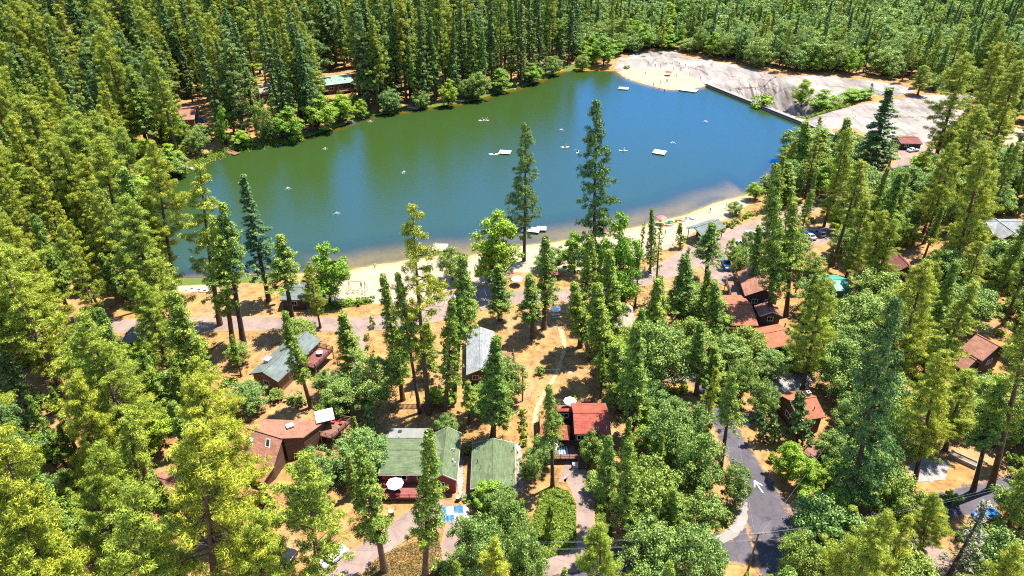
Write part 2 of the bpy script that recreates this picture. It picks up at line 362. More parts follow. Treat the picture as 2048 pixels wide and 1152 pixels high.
def mat_road(name, c, crack=.5, light=1.25):
    m, nt, b = new_mat(name)
    n = noise(nt, .4, 6, .6); f = noise(nt, 14, 3, .6)
    base = ramp(nt, n, [(.3, tuple(x * .8 for x in c)), (.7, tuple(x * light for x in c))]); base = mixc(nt, 1.0, base, ramp(nt, f, [(.3, (.85,) * 3), (.7, (1.15,) * 3)]), 'MULTIPLY')
    g = nt.nodes.new('ShaderNodeNewGeometry'); v = nd(nt, 'ShaderNodeTexVoronoi', feature='DISTANCE_TO_EDGE', Scale=.22); nt.links.new(g.outputs['Position'], v.inputs['Vector'])
    base = mixc(nt, crack, base, mixc(nt, 1.0, base, ramp(nt, v.outputs['Distance'], [(.004, (.5,) * 3), (.012, (1, 1, 1))]), 'MULTIPLY'))
    ed = nd(nt, 'ShaderNodeAttribute', attribute_name='edge').outputs['Fac']
    base = mixc(nt, ramp(nt, math_(nt, 'ADD', ed, math_(nt, 'MULTIPLY', math_(nt, 'SUBTRACT', noise(nt, .9, 5, .7), .5), 1.1)), [(.8, (0, 0, 0)), (1.0, (.9,) * 3)]), base, ramp(nt, f, [(.3, (.2, .11, .04)), (.7, (.34, .2, .075))]))
    base = mixc(nt, ramp(nt, noise(nt, .16, 5, .65), [(.5, (0, 0, 0)), (.7, (.5,) * 3)]), base, mixc(nt, 1.0, base, (.66, .64, .66), 'MULTIPLY'))
    nt.links.new(base, b.inputs['Base Color']); b.inputs['Roughness'].default_value = .85; b.inputs['Specular IOR Level'].default_value = .2; bump(nt, b, f, .3, .02); return m
M['asphalt'] = mat_road('dark_asphalt', (0.0709, 0.0617, 0.0699), .6)
M['asphalt_old'] = mat_road('old_asphalt', (0.1939, 0.1372, 0.1111), .5)
M['gravel'] = mat_road('pale_gravel', (0.2059, 0.1919, 0.1732), 0)
M['track'] = mat_road('worn_dirt', (.36, .235, .125), 0)
M['paint'] = mat_plain('road_paint', (.75, .75, .73), .7, .08)
def mat_water():
    m, nt, b = new_mat('lake_water'); nt.nodes.remove(b)
    d = nd(nt, 'ShaderNodeAttribute', attribute_name='depth').outputs['Fac']
    df = nt.nodes.new('ShaderNodeBsdfDiffuse'); df.inputs[0].default_value = (.026, .05, .01, 1)
    gl = nt.nodes.new('ShaderNodeBsdfGlossy'); gl.inputs['Color'].default_value = (.0, .38, 1.0, 1); gl.inputs['Roughness'].default_value = .05; nt.links.new(ramp(nt, noise(nt, .035, 4, .6), [(.4, (.03,) * 3), (.65, (.16,) * 3)]), gl.inputs['Roughness'])
    g = nt.nodes.new('ShaderNodeNewGeometry'); mp = nd(nt, 'ShaderNodeMapping'); mp.inputs['Scale'].default_value = (.7, 1.5, 1); mp.inputs['Rotation'].default_value = (0, 0, R(20)); nt.links.new(g.outputs['Position'], mp.inputs[0])
    h = math_(nt, 'ADD', noise(nt, 1.1, 4, .55, mp.outputs[0]), math_(nt, 'MULTIPLY', noise(nt, .12, 3, .5), .8))
    bp = nd(nt, 'ShaderNodeBump', Strength=.35, Distance=.25); nt.links.new(h, bp.inputs['Height']); nt.links.new(bp.outputs[0], gl.inputs['Normal'])
    fr = nd(nt, 'ShaderNodeFresnel', IOR=1.85)
    t = nt.nodes.new('ShaderNodeBsdfTransparent'); t.inputs[0].default_value = (.95, .95, .36, 1)
    f = ramp(nt, d, [(.0, (.08,) * 3), (.25, (.4,) * 3), (.6, (.85,) * 3), (1.0, (1,) * 3)])
    mx = nt.nodes.new('ShaderNodeMixShader'); nt.links.new(f, mx.inputs[0]); nt.links.new(t.outputs[0], mx.inputs[1]); nt.links.new(df.outputs[0], mx.inputs[2])
    m2 = nt.nodes.new('ShaderNodeMixShader'); nt.links.new(fr.outputs[0], m2.inputs[0]); nt.links.new(mx.outputs[0], m2.inputs[1]); nt.links.new(gl.outputs[0], m2.inputs[2])
    nt.links.new(m2.outputs[0], nt.nodes['Material Output'].inputs[0]); return m
M['water'] = mat_water()

# ------------------------------------------------------------------ setting: ground, lake, roads
def axis(lo, hi, a, b, fine, grow=1.25):
    x = list(np.arange(a, b + .01, fine)); s = fine
    while x[-1] < hi: s = min(s * grow, 40); x.append(x[-1] + s)
    s = fine
    while x[0] > lo: s = min(s * grow, 40); x.insert(0, x[0] - s)
    return np.array(x)
gx = axis(-900, 900, -170, 210, 1.9); gy = axis(-60, 1700, 40, 330, 1.9)
GXX, GYY = np.meshgrid(gx, gy); GP = np.stack([GXX, GYY], -1); GZ = height(GP)
nx, ny = len(gx), len(gy)
gv = np.stack([GXX, GYY, GZ], -1).reshape(-1, 3)
ii = (np.arange(ny - 1)[:, None] * nx + np.arange(nx - 1)[None]).ravel()
gf = np.stack([ii, ii + 1, ii + nx + 1, ii + nx], -1)
me = quad_mesh('ground', gv, gf, [M['ground']], smooth_=True)
def attr(me, name, vals): me.attributes.new(name, 'FLOAT', 'POINT').data.foreach_set('value', np.asarray(vals, np.float32).ravel())
LSD = sdist(GP, LAKE)
sand = np.max([sstep(1.5, -1.5, sdist(GP, p)) if k != 1 else sstep(9, -9, sdist(GP, p)) for k, p in enumerate(SANDS)], 0); sand = np.maximum(sand, sstep(3, 0, np.where(LSD < 4, sdist(GP, BEACH) - 22, 9)) * (LSD < 2))
attr(me, 'sand', sand); attr(me, 'granite', np.max([sstep(2, -2, sdist(GP, p)) for p in GRAN], 0)); attr(me, 'wet', sstep(2.5, -1, LSD) * sstep(.35, .1, GZ))
GREENS = [flat(p, 1.2) for p in ([(1080, 985), (1110, 972), (1140, 985), (1152, 1010), (1152, 1095), (1085, 1120), (1060, 1060)], [(1188, 945), (1215, 950), (1225, 1080), (1195, 1090)],
          [(640, 605), (740, 598), (745, 606), (650, 622)], [(925, 975), (1000, 985), (990, 1010), (930, 1015)], [(1160, 190), (1230, 190), (1140, 150)], [(620, 810), (700, 800), (700, 830), (640, 832)],
          [(1590, 232), (1640, 200), (1720, 190), (1700, 203), (1640, 215)], [(1480, 180), (1540, 195), (1500, 205)], [(1860, 150), (2048, 150), (2048, 190), (1880, 185)])]
bank = sstep(7, 2.5, LSD) * sstep(-1.5, 1, LSD) * sstep(4, 12, sdist(GP, BEACH)) * sstep(3, 9, np.min([sdist(GP, p) for p in GRAN + SANDS[1:2]], 0))
hillg = .5 * sstep(400, 440, GP[..., 1])
attr(me, 'green', np.maximum(np.maximum(np.max([sstep(1, -2, sdist(GP, p)) for p in GREENS], 0), bank), hillg))
ground = tagged(link('ground', me), 'dry orange needle litter, sand and granite ground around the lake', kind='structure')

wx = np.arange(-130, 190, 1.6); wy = np.arange(100, 360, 1.6); WX, WY = np.meshgrid(wx, wy); WP = np.stack([WX, WY], -1)
wsd = sdist(WP, LAKE); ins = wsd < 0
cell = ins[:-1, :-1] | ins[1:, :-1] | ins[:-1, 1:] | ins[1:, 1:]
wi = (np.arange(len(wy) - 1)[:, None] * len(wx) + np.arange(len(wx) - 1)[None])[cell]
wf = np.stack([wi, wi + 1, wi + len(wx) + 1, wi + len(wx)], -1)
wv = np.stack([WX, WY, 0 * WX], -1).reshape(-1, 3); used = np.unique(wf); remap = np.zeros(len(wv), int); remap[used] = np.arange(len(used))
me = quad_mesh('lake', wv[used], remap[wf], [M['water']], smooth_=True); attr(me, 'depth', np.clip(-height(wv[used][:, :2]) / 1.6, 0, 1))
tagged(link('lake', me), 'calm green and blue lake with sandy shallows', kind='structure')

def ribbon(name, px, width, mat, label, lift=.05, z=1.2, k=12, kind='structure', cat=None):
    pts = smooth([tuple(G(u, v))[:2] for u, v in px], k, False); n = len(pts); cs = 9
    ws = width if isinstance(width, (list, tuple)) else [width] * len(px)
    wi_ = np.interp(np.linspace(0, len(px) - 1, n), range(len(px)), ws)
    rows = []
    for i, p in enumerate(pts):
        a = np.array(pts[min(i + 1, n - 1)]) - np.array(pts[max(i - 1, 0)]); a = a / (np.linalg.norm(a) + 1e-9); nrm = np.array([-a[1], a[0]])
        rows.append([np.array(p) + nrm * wi_[i] * (.5 - j / (cs - 1)) + nrm * (0 if 0 < j < cs - 1 else rnd.gauss(0, .11)) for j in range(cs)])
    rows = np.array(rows); zz = height(rows) + lift
    V = np.concatenate([rows, zz[..., None]], -1).reshape(-1, 3)
    i0 = (np.arange(n - 1)[:, None] * cs + np.arange(cs - 1)[None]).ravel(); F = np.stack([i0, i0 + 1, i0 + cs + 1, i0 + cs], -1)[:, ::-1]
    me = quad_mesh(name, V, F, [M[mat]]); attr(me, 'edge', np.tile(np.abs(np.arange(cs) * 2 / (cs - 1) - 1), n)); return tagged(link(name, me), label, cat, kind=kind)
def sheet(name, px, mat, label, lift=.04, kind='structure'):
    b = MB(); pts = [G(u, v) for u, v in px]
    b.face([p + Vector((0, 0, lift)) for p in pts]); o = b.build(name, M[mat]); return tagged(o, label, kind=kind)
LAKE_ROAD = [(90, 655), (250, 652), (430, 648), (600, 648), (740, 648), (870, 628), (960, 605), (1060, 592), (1140, 590), (1220, 575), (1290, 555), (1350, 532), (1400, 508), (1450, 488), (1500, 468), (1555, 446), (1600, 425), (1660, 395), (1740, 365), (1800, 335), (1820, 305), (1900, 300), (2048, 300)]
ribbon('lakeside_road', LAKE_ROAD, [6, 6, 6, 6, 6, 7, 7, 7, 6, 6, 7, 8, 10, 12, 12, 9, 6, 6, 6, 6, 7, 9, 14], 'asphalt_old', 'faded pink grey asphalt lane along the beach')
sheet('parking_pavement', [(852, 612), (870, 592), (985, 572), (1010, 578), (1005, 600), (900, 615)], 'asphalt_old', 'faded parking pavement behind the sandy beach', .09)
sheet('car_park', [(1440, 500), (1475, 545), (1458, 575), (1420, 560), (1395, 522)], 'asphalt_old', 'asphalt parking spur below the beach pavilion', .09)
sheet('overflow_parking', [(1575, 462), (1660, 450), (1680, 475), (1600, 510), (1560, 500)], 'asphalt_old', 'parking pad among the pines', .09)
ribbon('gravel_driveway', [(716, 655), (717, 690), (716, 730), (705, 770), (700, 800)], 3.2, 'asphalt_old', 'narrow pale driveway leaving the lakeside lane', .09)
MAIN_ROAD = [(1345, 740), (1392, 755), (1420, 795), (1452, 855), (1490, 930), (1525, 1005), (1550, 1070), (1560, 1110), (1565, 1180)]
LOWER_LANE = [(1560, 1085), (1510, 1090), (1440, 1096), (1380, 1100), (1290, 1112), (1180, 1128), (1100, 1140)]
ribbon('main_road', MAIN_ROAD, [4, 4.2, 4.4, 4.8, 5.8, 8.2, 9, 8, 6], 'asphalt', 'dark asphalt road curving down to a junction', .05)
ribbon('lower_lane', LOWER_LANE, [8, 7.5, 6, 5, 5, 5, 5], 'asphalt', 'dark asphalt lane leaving the junction below the oaks', .042)
ribbon('side_road', [(1540, 1040), (1620, 1050), (1720, 1055), (1810, 1035), (1900, 1010), (1990, 985), (2100, 960)], [9, 7, 5.5, 5.5, 5.5, 5.5, 5.5], 'asphalt', 'dark asphalt side road under the pines', .035)
ribbon('lower_drive', [(1790, 1050), (1830, 1075), (1870, 1110), (1910, 1160), (1940, 1220)], 4.5, 'asphalt_old', 'pale drive branching from the side road', .075)
ribbon('gravel_shoulder', [(1476, 985), (1486, 1010), (1480, 1045), (1455, 1072), (1420, 1086)], [.8, 1.4, 1.9, 1.8, 1.2], 'gravel', 'pale gravel verge at the inside of the bend', .075)
ribbon('paved_driveway', [(1125, 940), (1150, 948), (1166, 985), (1170, 1040), (1172, 1090), (1150, 1120), (1100, 1128), (1060, 1150)], [6, 5.2, 4, 3.1, 3, 3.6, 4, 4], 'asphalt_old', 'narrow driveway to the red-roofed cabin', .065)
ribbon('asphalt_drive', [(925, 1035), (880, 1030), (830, 1040), (790, 1068), (745, 1100), (690, 1140), (640, 1190)], [3, 6, 5, 4.5, 4.5, 5, 5], 'asphalt_old', 'grey drive in front of the red-walled cabin', .06)
ribbon('rear_drive', [(915, 1045), (905, 1085), (898, 1130), (890, 1190)], [4, 3.4, 3.2, 3.2], 'asphalt_old', 'grey drive passing beside the cedar', .085)
ribbon('garden_path', [(921, 915), (920, 950), (921, 985), (926, 992), (950, 990)], 1.0, 'concrete', 'concrete path between the green-roofed buildings', .06)
ribbon('side_path', [(1037, 888), (1039, 930), (1042, 985)], .9, 'concrete', 'concrete path beside the green-roofed cottage', .06)
ribbon('yard_track', [(1120, 655), (1128, 690), (1120, 730), (1100, 770), (1076, 810), (1068, 850)], [1.2, 1.0, .9, .9, 1.0, .9], 'track', 'worn pale track through the orange yard', .05)
sheet('concrete_terrace', [(1505, 775), (1540, 752), (1630, 748), (1625, 770), (1590, 785), (1590, 800), (1520, 805)], 'concrete', 'pale concrete terrace by the rust-roofed cabin', .06)
sheet('concrete_apron', [(1476, 830), (1520, 826), (1525, 845), (1490, 855)], 'concrete', 'pale concrete apron beside the dark road', .08)
sheet('gravel_yard', [(1815, 930), (1850, 905), (1900, 925), (1890, 960), (1830, 965)], 'gravel', 'pale gravel yard by the stone planter', .06)
sheet('clearing_pad', [(1330, 712), (1375, 722), (1375, 765), (1335, 765)], 'asphalt_old', 'grey parking pad under the oaks', .06)
# painted road arrow, flat on the asphalt
def flat_bar(b, p, q, w, z):
    p, q = Vector(p), Vector(q); d = (q - p).normalized(); n = Vector((-d.y, d.x, 0)) * w / 2
    b.face([p + n * -1 + Vector((0, 0, z)), q + n * -1 + Vector((0, 0, z)), q + n + Vector((0, 0, z)), p + n + Vector((0, 0, z))])
b = MB(); tip, tail = G(1509, 962), G(1526, 986)
d = (tip - tail).normalized(); n = Vector((-d.y, d.x, 0))
flat_bar(b, tail, tip, .2, .07); flat_bar(b, tip - d * 1.3 + n * .75, tip + d * .06, .19, .0745); flat_bar(b, tip - d * 1.3 - n * .75, tip + d * .06, .19, .079)
tagged(b.build('road_arrow', M['paint']), 'white arrow painted on the dark asphalt', 'road marking')
for k in range(7):
    u = 868 + k * 20; v = 596 - k * 3.6; b = MB(); flat_bar(b, G(u, v), G(u + 5, v + 15), .14, .115)
    tagged(b.build('parking_line', M['paint']), 'white parking line on pavement behind the beach', 'road marking', 'parking lines behind the beach')

# dam
A, B = W(*DAM_A, .9), W(*DAM_B, .9); d = (B - A).normalized(); n = Vector((-d.y, d.x, 0)); n = n if n.y > 0 else -n
dam = thing('dam', 'long straight concrete dam wall with a rusty capping holding the lake', 'dam', (A.x, A.y, 0)); A0 = A - Vector((A.x, A.y, 0)); B0 = B - Vector((A.x, A.y, 0))
b = MB(); c = n * 1.1
b.slab([A0 - n * .15 - d * 3, B0 - n * .15 + d * 6, B0 + n * 2.3 + d * 6, A0 + n * 2.3 - d * 3][::-1] if False else [A0 - n * .15 - d * 3, B0 - n * .15 + d * 6, B0 + n * 2.3 + d * 6, A0 + n * 2.3 - d * 3], 8.0); b.build('dam_wall', M['concrete'], dam)
b = MB(); up = Vector((0, 0, .34)); b.bar(A0 - n * .2 + up * .5 - d * 3, B0 - n * .2 + up * .5 + d * 6, .3, .5); b.build('capping', M['clad_brown'], dam)
L = (B0 - A0).length; k = 0
while k < L:
    b = MB(); p = A0 + d * k + n * 2.1; b.tube(p, p + Vector((0, 0, 1.0)), .05, n=5); b.build('rail_post', M['dark'], dam); k += 6
b = MB(); b.tube(A0 + n * 2.1 + Vector((0, 0, .98)), B0 + n * 2.1 + Vector((0, 0, .98)), .03, n=4); b.build('handrail', M['dark'], dam)
# fence round the granite dome, pipe across the rock
def rail_fence(name, px, label, h=1.1, step=4.0, mat='dark', rails=2, group=None, cat='fence', r=.045):
    pts = [G(u, v) for u, v in px]; o = pts[0].copy(); root = thing(name, label, cat, o, group=group)
    tot = []; 
    for a, c in zip(pts, pts[1:]):
        m = max(1, int((c - a).length / step))
        for i in range(m): q = a.lerp(c, i / m); q.z = hz(q.x, q.y); tot.append(q)
    tot.append(pts[-1])
    pm = MB(); pm.tube((0, 0, -.3), (0, 0, h), r, n=5); pmesh = pm.mesh('post', M[mat])
    for q in tot: link('post', pmesh, root, q - o)
    for j in range(rails):
        b = MB(); zz = Vector((0, 0, h * (j + 1) / rails - .04))
        for a, c in zip(tot, tot[1:]): b.tube(a - o + zz, c - o + zz, r * .6, n=4)
        b.build('rail', M[mat], root)
    return root
rail_fence('rock_fence', [(1240, 110), (1290, 101), (1350, 102), (1420, 116), (1500, 134), (1545, 146)], 'dark metal fence curving round the top of the granite dome', 1.3, 5)
rail_fence('rock_pipe', [(1460, 181), (1495, 173), (1530, 165), (1551, 156)], 'dark pipe on short stands crossing the streaked granite face', .7, 5, 'clad_dark', 1, cat='pipe', r=.16)
rail_fence('log_barrier', [(1380, 140), (1400, 147), (1415, 156)], 'dark log barrier beside the sandy bathing area on the granite', .35, 3, 'clad_dark', 1, cat='barrier', r=.13)

# ------------------------------------------------------------------ houses
LANDMARKS = []
def frame_from(A, B, C, ze):
    """rectangle from three photo pixels of the roof edge at height ze: near-left, near-right, far-right"""
    a, b_, c = W(*A, ze), W(*B, ze), W(*C, ze); ex = (b_ - a); w = ex.length; ex.normalize(); ey = Vector((-ex.y, ex.x, 0))
    dep = (c - b_).dot(ey); rz = math.atan2(ex.y, ex.x); ctr = (a + ex * w / 2 + ey * dep / 2); ctr.z = 0
    return ctr, rz, w, dep
def window(parent, c, w, h, face, frame='white'):
    """face: 0 front(-y), 1 right(+x), 2 back, 3 left"""
    rz = (0, math.pi / 2, math.pi, -math.pi / 2)[face]
    t = .09
    b = MB()
    for (x, z, a, e) in ((0, h / 2, w + 2 * t, t), (0, -h / 2, w + 2 * t, t), (-w / 2 - t / 2, 0, t, h - t), (w / 2 + t / 2, 0, t, h - t), (0, 0, .05, h - t)): b.box((x, -.03, z), (a, .1, e))
    f = b.build('window', M[frame], parent, c, rz)
    b = MB(); b.box((0, .015, 0), (w, .03, h - t * .9)); b.build('pane', M['glass'], f); return f
def door(parent, c, face, w=.95, h=2.05, mat='clad_dark'):
    rz = (0, math.pi / 2, math.pi, -math.pi / 2)[face]
    b = MB(); b.box((0, 0, h / 2), (w, .07, h)); b.box((0, -.045, h * .7), (w * .6, .03, h * .3)); d = b.build('door', M[mat], parent, c, rz)
    b = MB(); b.tube((w * .38, -.04, h * .48), (w * .38, -.11, h * .48), .04, n=6); b.build('handle', M['chrome'], d); return d
def gable(root, w, dep, ze, rise, ridge, roofm, wallm, z0=0.0, over=.45, wins=(), dx=0.0, dy=0.0, th=.16, fascia='white', open_=False, dedup=''):
    """gable block centred at (dx,dy) of root; w and dep are measured at the eaves"""
    x, y = w / 2, dep / 2; D = Vector((dx, dy, 0))
    if ridge == 'x': E = [(-x, -y), (x, -y), (x, y), (-x, y)]; r0, r1 = (-x, 0), (x, 0); planes = [((-x, -y), (x, -y), r1, r0), ((x, y), (-x, y), r0, r1)]
    else: r0, r1 = (0, -y), (0, y); planes = [((x, -y), (x, y), r1, r0), ((-x, y), (-x, -y), r0, r1)]
    b = MB()
    for a, c, e, f in planes: b.slab([Vector((*a, ze)) + D, Vector((*c, ze)) + D, Vector((*e, ze + rise)) + D, Vector((*f, ze + rise)) + D], th)
    roof = b.build('roof', M[roofm], root)
    b = MB(); b.bar(Vector((*r0, ze + rise + .03)) + D, Vector((*r1, ze + rise + .03)) + D, .3, .07); b.build('ridge_cap', M[roofm], roof)
    # barge boards and gutters
    b = MB()
    for a, c, e, f in planes:
        for p, q in ((a, f), (c, e)): b.bar(Vector((*p, ze - .13)) * 1.002 + D, Vector((*q, ze + rise - .13)) * 1.002 + D, .05, .24)
        b.bar(Vector((*a, ze - .16)) * 1.004 + D, Vector((*c, ze - .16)) * 1.004 + D, .08, .12)
    b.build('fascia', M[fascia], roof)
    X, Y = x - over, y - over; zt = ze - th - .02 + rise * over / (y if ridge == 'x' else x)
    zr = ze + rise - th - .03
    if open_:
        pm = MB(); pm.box((0, 0, (zt + z0) / 2), (.18, .18, zt - z0)); m_ = pm.mesh('post', M[wallm])
        for px_ in (-X, 0, X):
            for py_ in (-Y, Y): link('post', m_, root, (px_ + dx, py_ + dy, 0))
        return X, Y
    b = MB(); q = [(-X, -Y), (X, -Y), (X, Y), (-X, Y)]
    for i in range(4):
        a, c = q[i], q[(i + 1) % 4]
        top = [Vector((*c, zt)), Vector((*a, zt))]
        g = (ridge == 'x' and i in (1, 3)) or (ridge == 'y' and i in (0, 2))
        if g: top.insert(1, Vector(((a[0] + c[0]) / 2, (a[1] + c[1]) / 2, zr)))
        b.face([p + D for p in [Vector((*a, z0 - .6)), Vector((*c, z0 - .6))] + top])
    b.build('wall', M[wallm], root)
    for face, pos, zc, ww, hh in wins:
        c = {0: (pos, -Y), 1: (X, pos), 2: (pos, Y), 3: (-X, pos)}[face]
        window(root, Vector((*c, zc)) + D, ww, hh, face)
    return X, Y
def vent(root, p, h=.5, r=.07, mat='white'):
    b = MB(); b.tube((0, 0, -.35), (0, 0, h), r, n=7); b.tube((0, 0, h), (0, 0, h + .06), r * 1.6, n=7); b.build('vent_pipe', M[mat], root, p)
def chimney(root, p, s=.8, h=1.3, mat='concrete'):
    b = MB(); b.box((0, 0, h / 2 - .5), (s, s, h + 1)); b.box((0, 0, h + .05), (s * 1.2, s * 1.2, .12)); b.tube((0, 0, h + .1), (0, 0, h + .4), s * .2, n=8); b.build('chimney', M[mat], root, p)
def rail_run(root, a, c, z, h=1.0, mat='wood', step=1.6, bal=True):
    a, c = Vector((*a[:2], z)), Vector((*c[:2], z)); L = (c - a).length; m = max(1, round(L / step))
    pm = MB(); pm.box((0, 0, h / 2), (.1, .1, h)); me_ = pm.mesh('rail_post', M[mat])
    for i in range(m + 1): link('rail_post', me_, root, a.lerp(c, i / m), math.atan2((c - a).y, (c - a).x))
    b = MB()
    for zz in (h - .03, h * .55, .15): b.bar(a + Vector((0, 0, zz)), c + Vector((0, 0, zz)), .07 if zz < h - .1 else .14, .06)
    b.build('railing', M[mat], root)
    if bal:
        b = MB(); k = int(L / .28)
        for i in range(k): p = a.lerp(c, (i + .5) / k); b.box((p.x, p.y, z + h * .53), (.035, .035, h * .75))
        o = b.build('balusters', M[mat], root); o['kind'] = 'stuff'
def deck(root, pts, z, th=.22, mat='wood_brown', posts=True, z0=0.0):
    b = MB(); b.slab([Vector((*p[:2], z)) for p in pts], th); o = b.build('deck', M[mat], root)
    if posts:
        pm = MB(); pm.box((0, 0, (z - th - z0) / 2), (.16, .16, z - th - z0)); me_ = pm.mesh('deck_post', M['wood'])
        n_ = len(pts); cx = sum(p[0] for p in pts) / n_; cy = sum(p[1] for p in pts) / n_
        for p in pts: link('deck_post', me_, root, (p[0] + (cx - p[0]) * .05, p[1] + (cy - p[1]) * .05, z0))
    return o
def parasol(name, label, p, r=1.5, h=2.3, mats=('canvas',), n=8, tilt=0.0, square=False, group=None):
    """separate canopy panels on a pole with a round base"""
    root = thing(name, label, 'parasol', p, rnd.uniform(0, .7) if not square else tilt, group)
    b = MB(); b.tube((0, 0, .06), (0, 0, h), .03, n=6); b.build('pole', M['dark'], root)
    b = MB(); b.tube((0, 0, 0), (0, 0, .07), .3, .26, n=12); b.build('base', M['dark'], root)
    if square: n = 4
    rise = r * (.3 if not square else .18)
    for k in range(n):
        a0, a1 = 2 * math.pi * k / n + math.pi / n, 2 * math.pi * (k + 1) / n + math.pi / n; b = MB()
        rows = 5
        for j in range(rows):
            f0, f1 = j / rows, (j + 1) / rows
            P = lambda f, a: Vector((math.cos(a) * r * f, math.sin(a) * r * f, h - rise * (f ** 1.3)))
            mi = (j % 2) if len(mats) > 1 else 0
            if j == 0: b.face([P(0, a0), P(f1, a0), P(f1, a1)], mi)
            else: b.face([P(f0, a0), P(f1, a0), P(f1, a1), P(f0, a1)], mi)
        e0, e1 = Vector((math.cos(a0) * r, math.sin(a0) * r, h - rise)), Vector((math.cos(a1) * r, math.sin(a1) * r, h - rise)); dn = Vector((0, 0, .14))
        b.face([e0 - dn, e1 - dn, e1, e0], 0)
        o = b.build('canopy_panel', [M[x] for x in mats], root)
    for k in range(n):
        a = 2 * math.pi * k / n + math.pi / n; b = MB(); b.tube((0, 0, h - rise * .55), (math.cos(a) * r * .97, math.sin(a) * r * .97, h - rise - .03), .012, n=4); b.build('rib', M['dark'], root)
    return root
def house(name, label, A, B, C, ze, rise, ridge, roofm, wallm, wins=(), over=.45, fascia='clad_dark', landmark=None, open_=False, cat='house'):
    ctr, rz, w, dep = frame_from(A, B, C, ze); g0 = hz(ctr.x, ctr.y); ctr.z = g0
    root = thing(name, label, cat, ctr, rz); X, Y = gable(root, w, dep, ze - g0, rise, ridge, roofm, wallm, 0, over, wins, fascia=fascia, open_=open_)
    LANDMARKS.append((ctr.copy(), landmark or label)); root['_w'] = max(w, dep)
    FOOT.append((ctr.x, ctr.y, max(w, dep) / 2 + 1.2))
    return root, w, dep, X, Y
FOOT = []
def loc_px(root, u, v, z):
    """photo pixel at height z above the house's ground, in house coordinates"""
    p = W(u, v, z + root.location.z) - root.location
    return Matrix.Rotation(-root.rotation_euler.z, 3, 'Z') @ p

# red-walled cabin with green shingle roof: front block and gabled wing
r, w, dep, X, Y = house('red_cabin', 'red board cabin with green shingle roof and white-framed windows on its deck', (757, 949), (884, 949), (884, 868), 4.6, 1.0, 'x', 'rf_green', 'clad_red',
    [(0, -1.6, 2.5, 1.6, 1.25), (0, 2.0, 2.5, 1.8, 1.2), (3, .5, 2.3, 1.1, 1.1)], .4, 'cream', 'the red-walled cabin')
red = r
door(r, (.25, -Y - .03, .95), 0, mat='clad_dark')
a = loc_px(r, 857, 958, 3.5); c = loc_px(r, 914, 960, 3.5); e = loc_px(r, 915, 865, 3.5)
gable(r, c.x - a.x, e.y - c.y, 3.4, 1.5, 'y', 'rf_green', 'clad_red', 0, .35, [(0, -.4, 2.0, 1.1, 1.2), (1, -2, 2.0, 1.2, 1.1), (1, 2, 2.0, 1.2, 1.1)], dx=(a.x + c.x) / 2, dy=(c.y + e.y) / 2, fascia='cream')
ap = loc_px(r, 769, 864, 3.6); b = MB(); y1 = dep / 2 + 1.6; b.slab([(-w / 2 + .3, dep / 2 - 1.4, 3.95), (w / 2 - 3.2, dep / 2 - 1.4, 3.95), (w / 2 - 3.2, y1, 3.45), (-w / 2 + .3, y1, 3.45)], .14); b.build('lean_to_roof', M['rf_flat'], r)
b = MB(); b.face([(-w / 2 + .6, y1 - .3, -.5), (w / 2 - 3.5, y1 - .3, -.5), (w / 2 - 3.5, y1 - .3, 3.35), (-w / 2 + .6, y1 - .3, 3.35)][::-1]); b.face([(-w / 2 + .6, dep / 2 - .4, -.5), (-w / 2 + .6, y1 - .3, -.5), (-w / 2 + .6, y1 - .3, 3.35), (-w / 2 + .6, dep / 2 - .4, 3.6)][::-1]); b.build('lean_to_wall', M['clad_red'], r)
for u, v in ((905, 901), (909, 901), (906, 922), (911, 928)): p = loc_px(r, u, v, 4.1); vent(r, p, .45)
p = loc_px(r, 799, 876, 3.8); vent(r, p, .5); p = loc_px(r, 800, 864, 3.6); vent(r, p, .15, .25, 'dark')
dx0, dx1, dy0, dy1 = -w / 2 + .3, w / 2 - 3.6, -dep / 2 - 2.8, -dep / 2 + .35
deck(r, [(dx0, dy0), (dx1, dy0), (dx1, dy1), (dx0, dy1)], .95, .25, 'wood_red')
rail_run(r, (dx0 + .1, dy0 + .08), (dx1 - .1, dy0 + .08), .95, .95, 'clad_red', 1.8, False); rail_run(r, (dx0 + .08, dy0 + .1), (dx0 + .08, dy1 - .1), .95, .95, 'clad_red', 1.5, False)
P = r.matrix_world if False else (Matrix.Translation(r.location) @ Matrix.Rotation(r.rotation_euler.z, 4, 'Z'))
pp = P @ Vector((dx0 + 2.6, dy0 + 1.5, .95)); parasol('deck_parasol', 'plain white octagonal parasol on the red-walled cabin deck', pp, 1.45, 2.35)
t = thing('patio_table', 'round table under the plain white parasol', 'table', pp + Vector((.0, .32, 0))); b = MB(); b.tube((0, 0, .7), (0, 0, .74), .55, n=16); b.build('table_top', M['wood'], t)
for k in range(4):
    b = MB(); a_ = k * math.pi / 2 + .6; b.tube((math.cos(a_) * .4, math.sin(a_) * .4, 0), (math.cos(a_) * .3, math.sin(a_) * .3, .7), .025, n=5); b.build('leg', M['dark'], t)
pp2 = P @ Vector((dx0 + .55, dy1 - .6, .95)); ft = thing('flower_pot', 'pink flowers in a pot against the red cabin wall', 'flower pot', pp2); b = MB(); b.tube((0, 0, 0), (0, 0, .4), .18, .26, n=10); b.build('pot', M['wood'], ft)
POTS = [(ft, .4)]

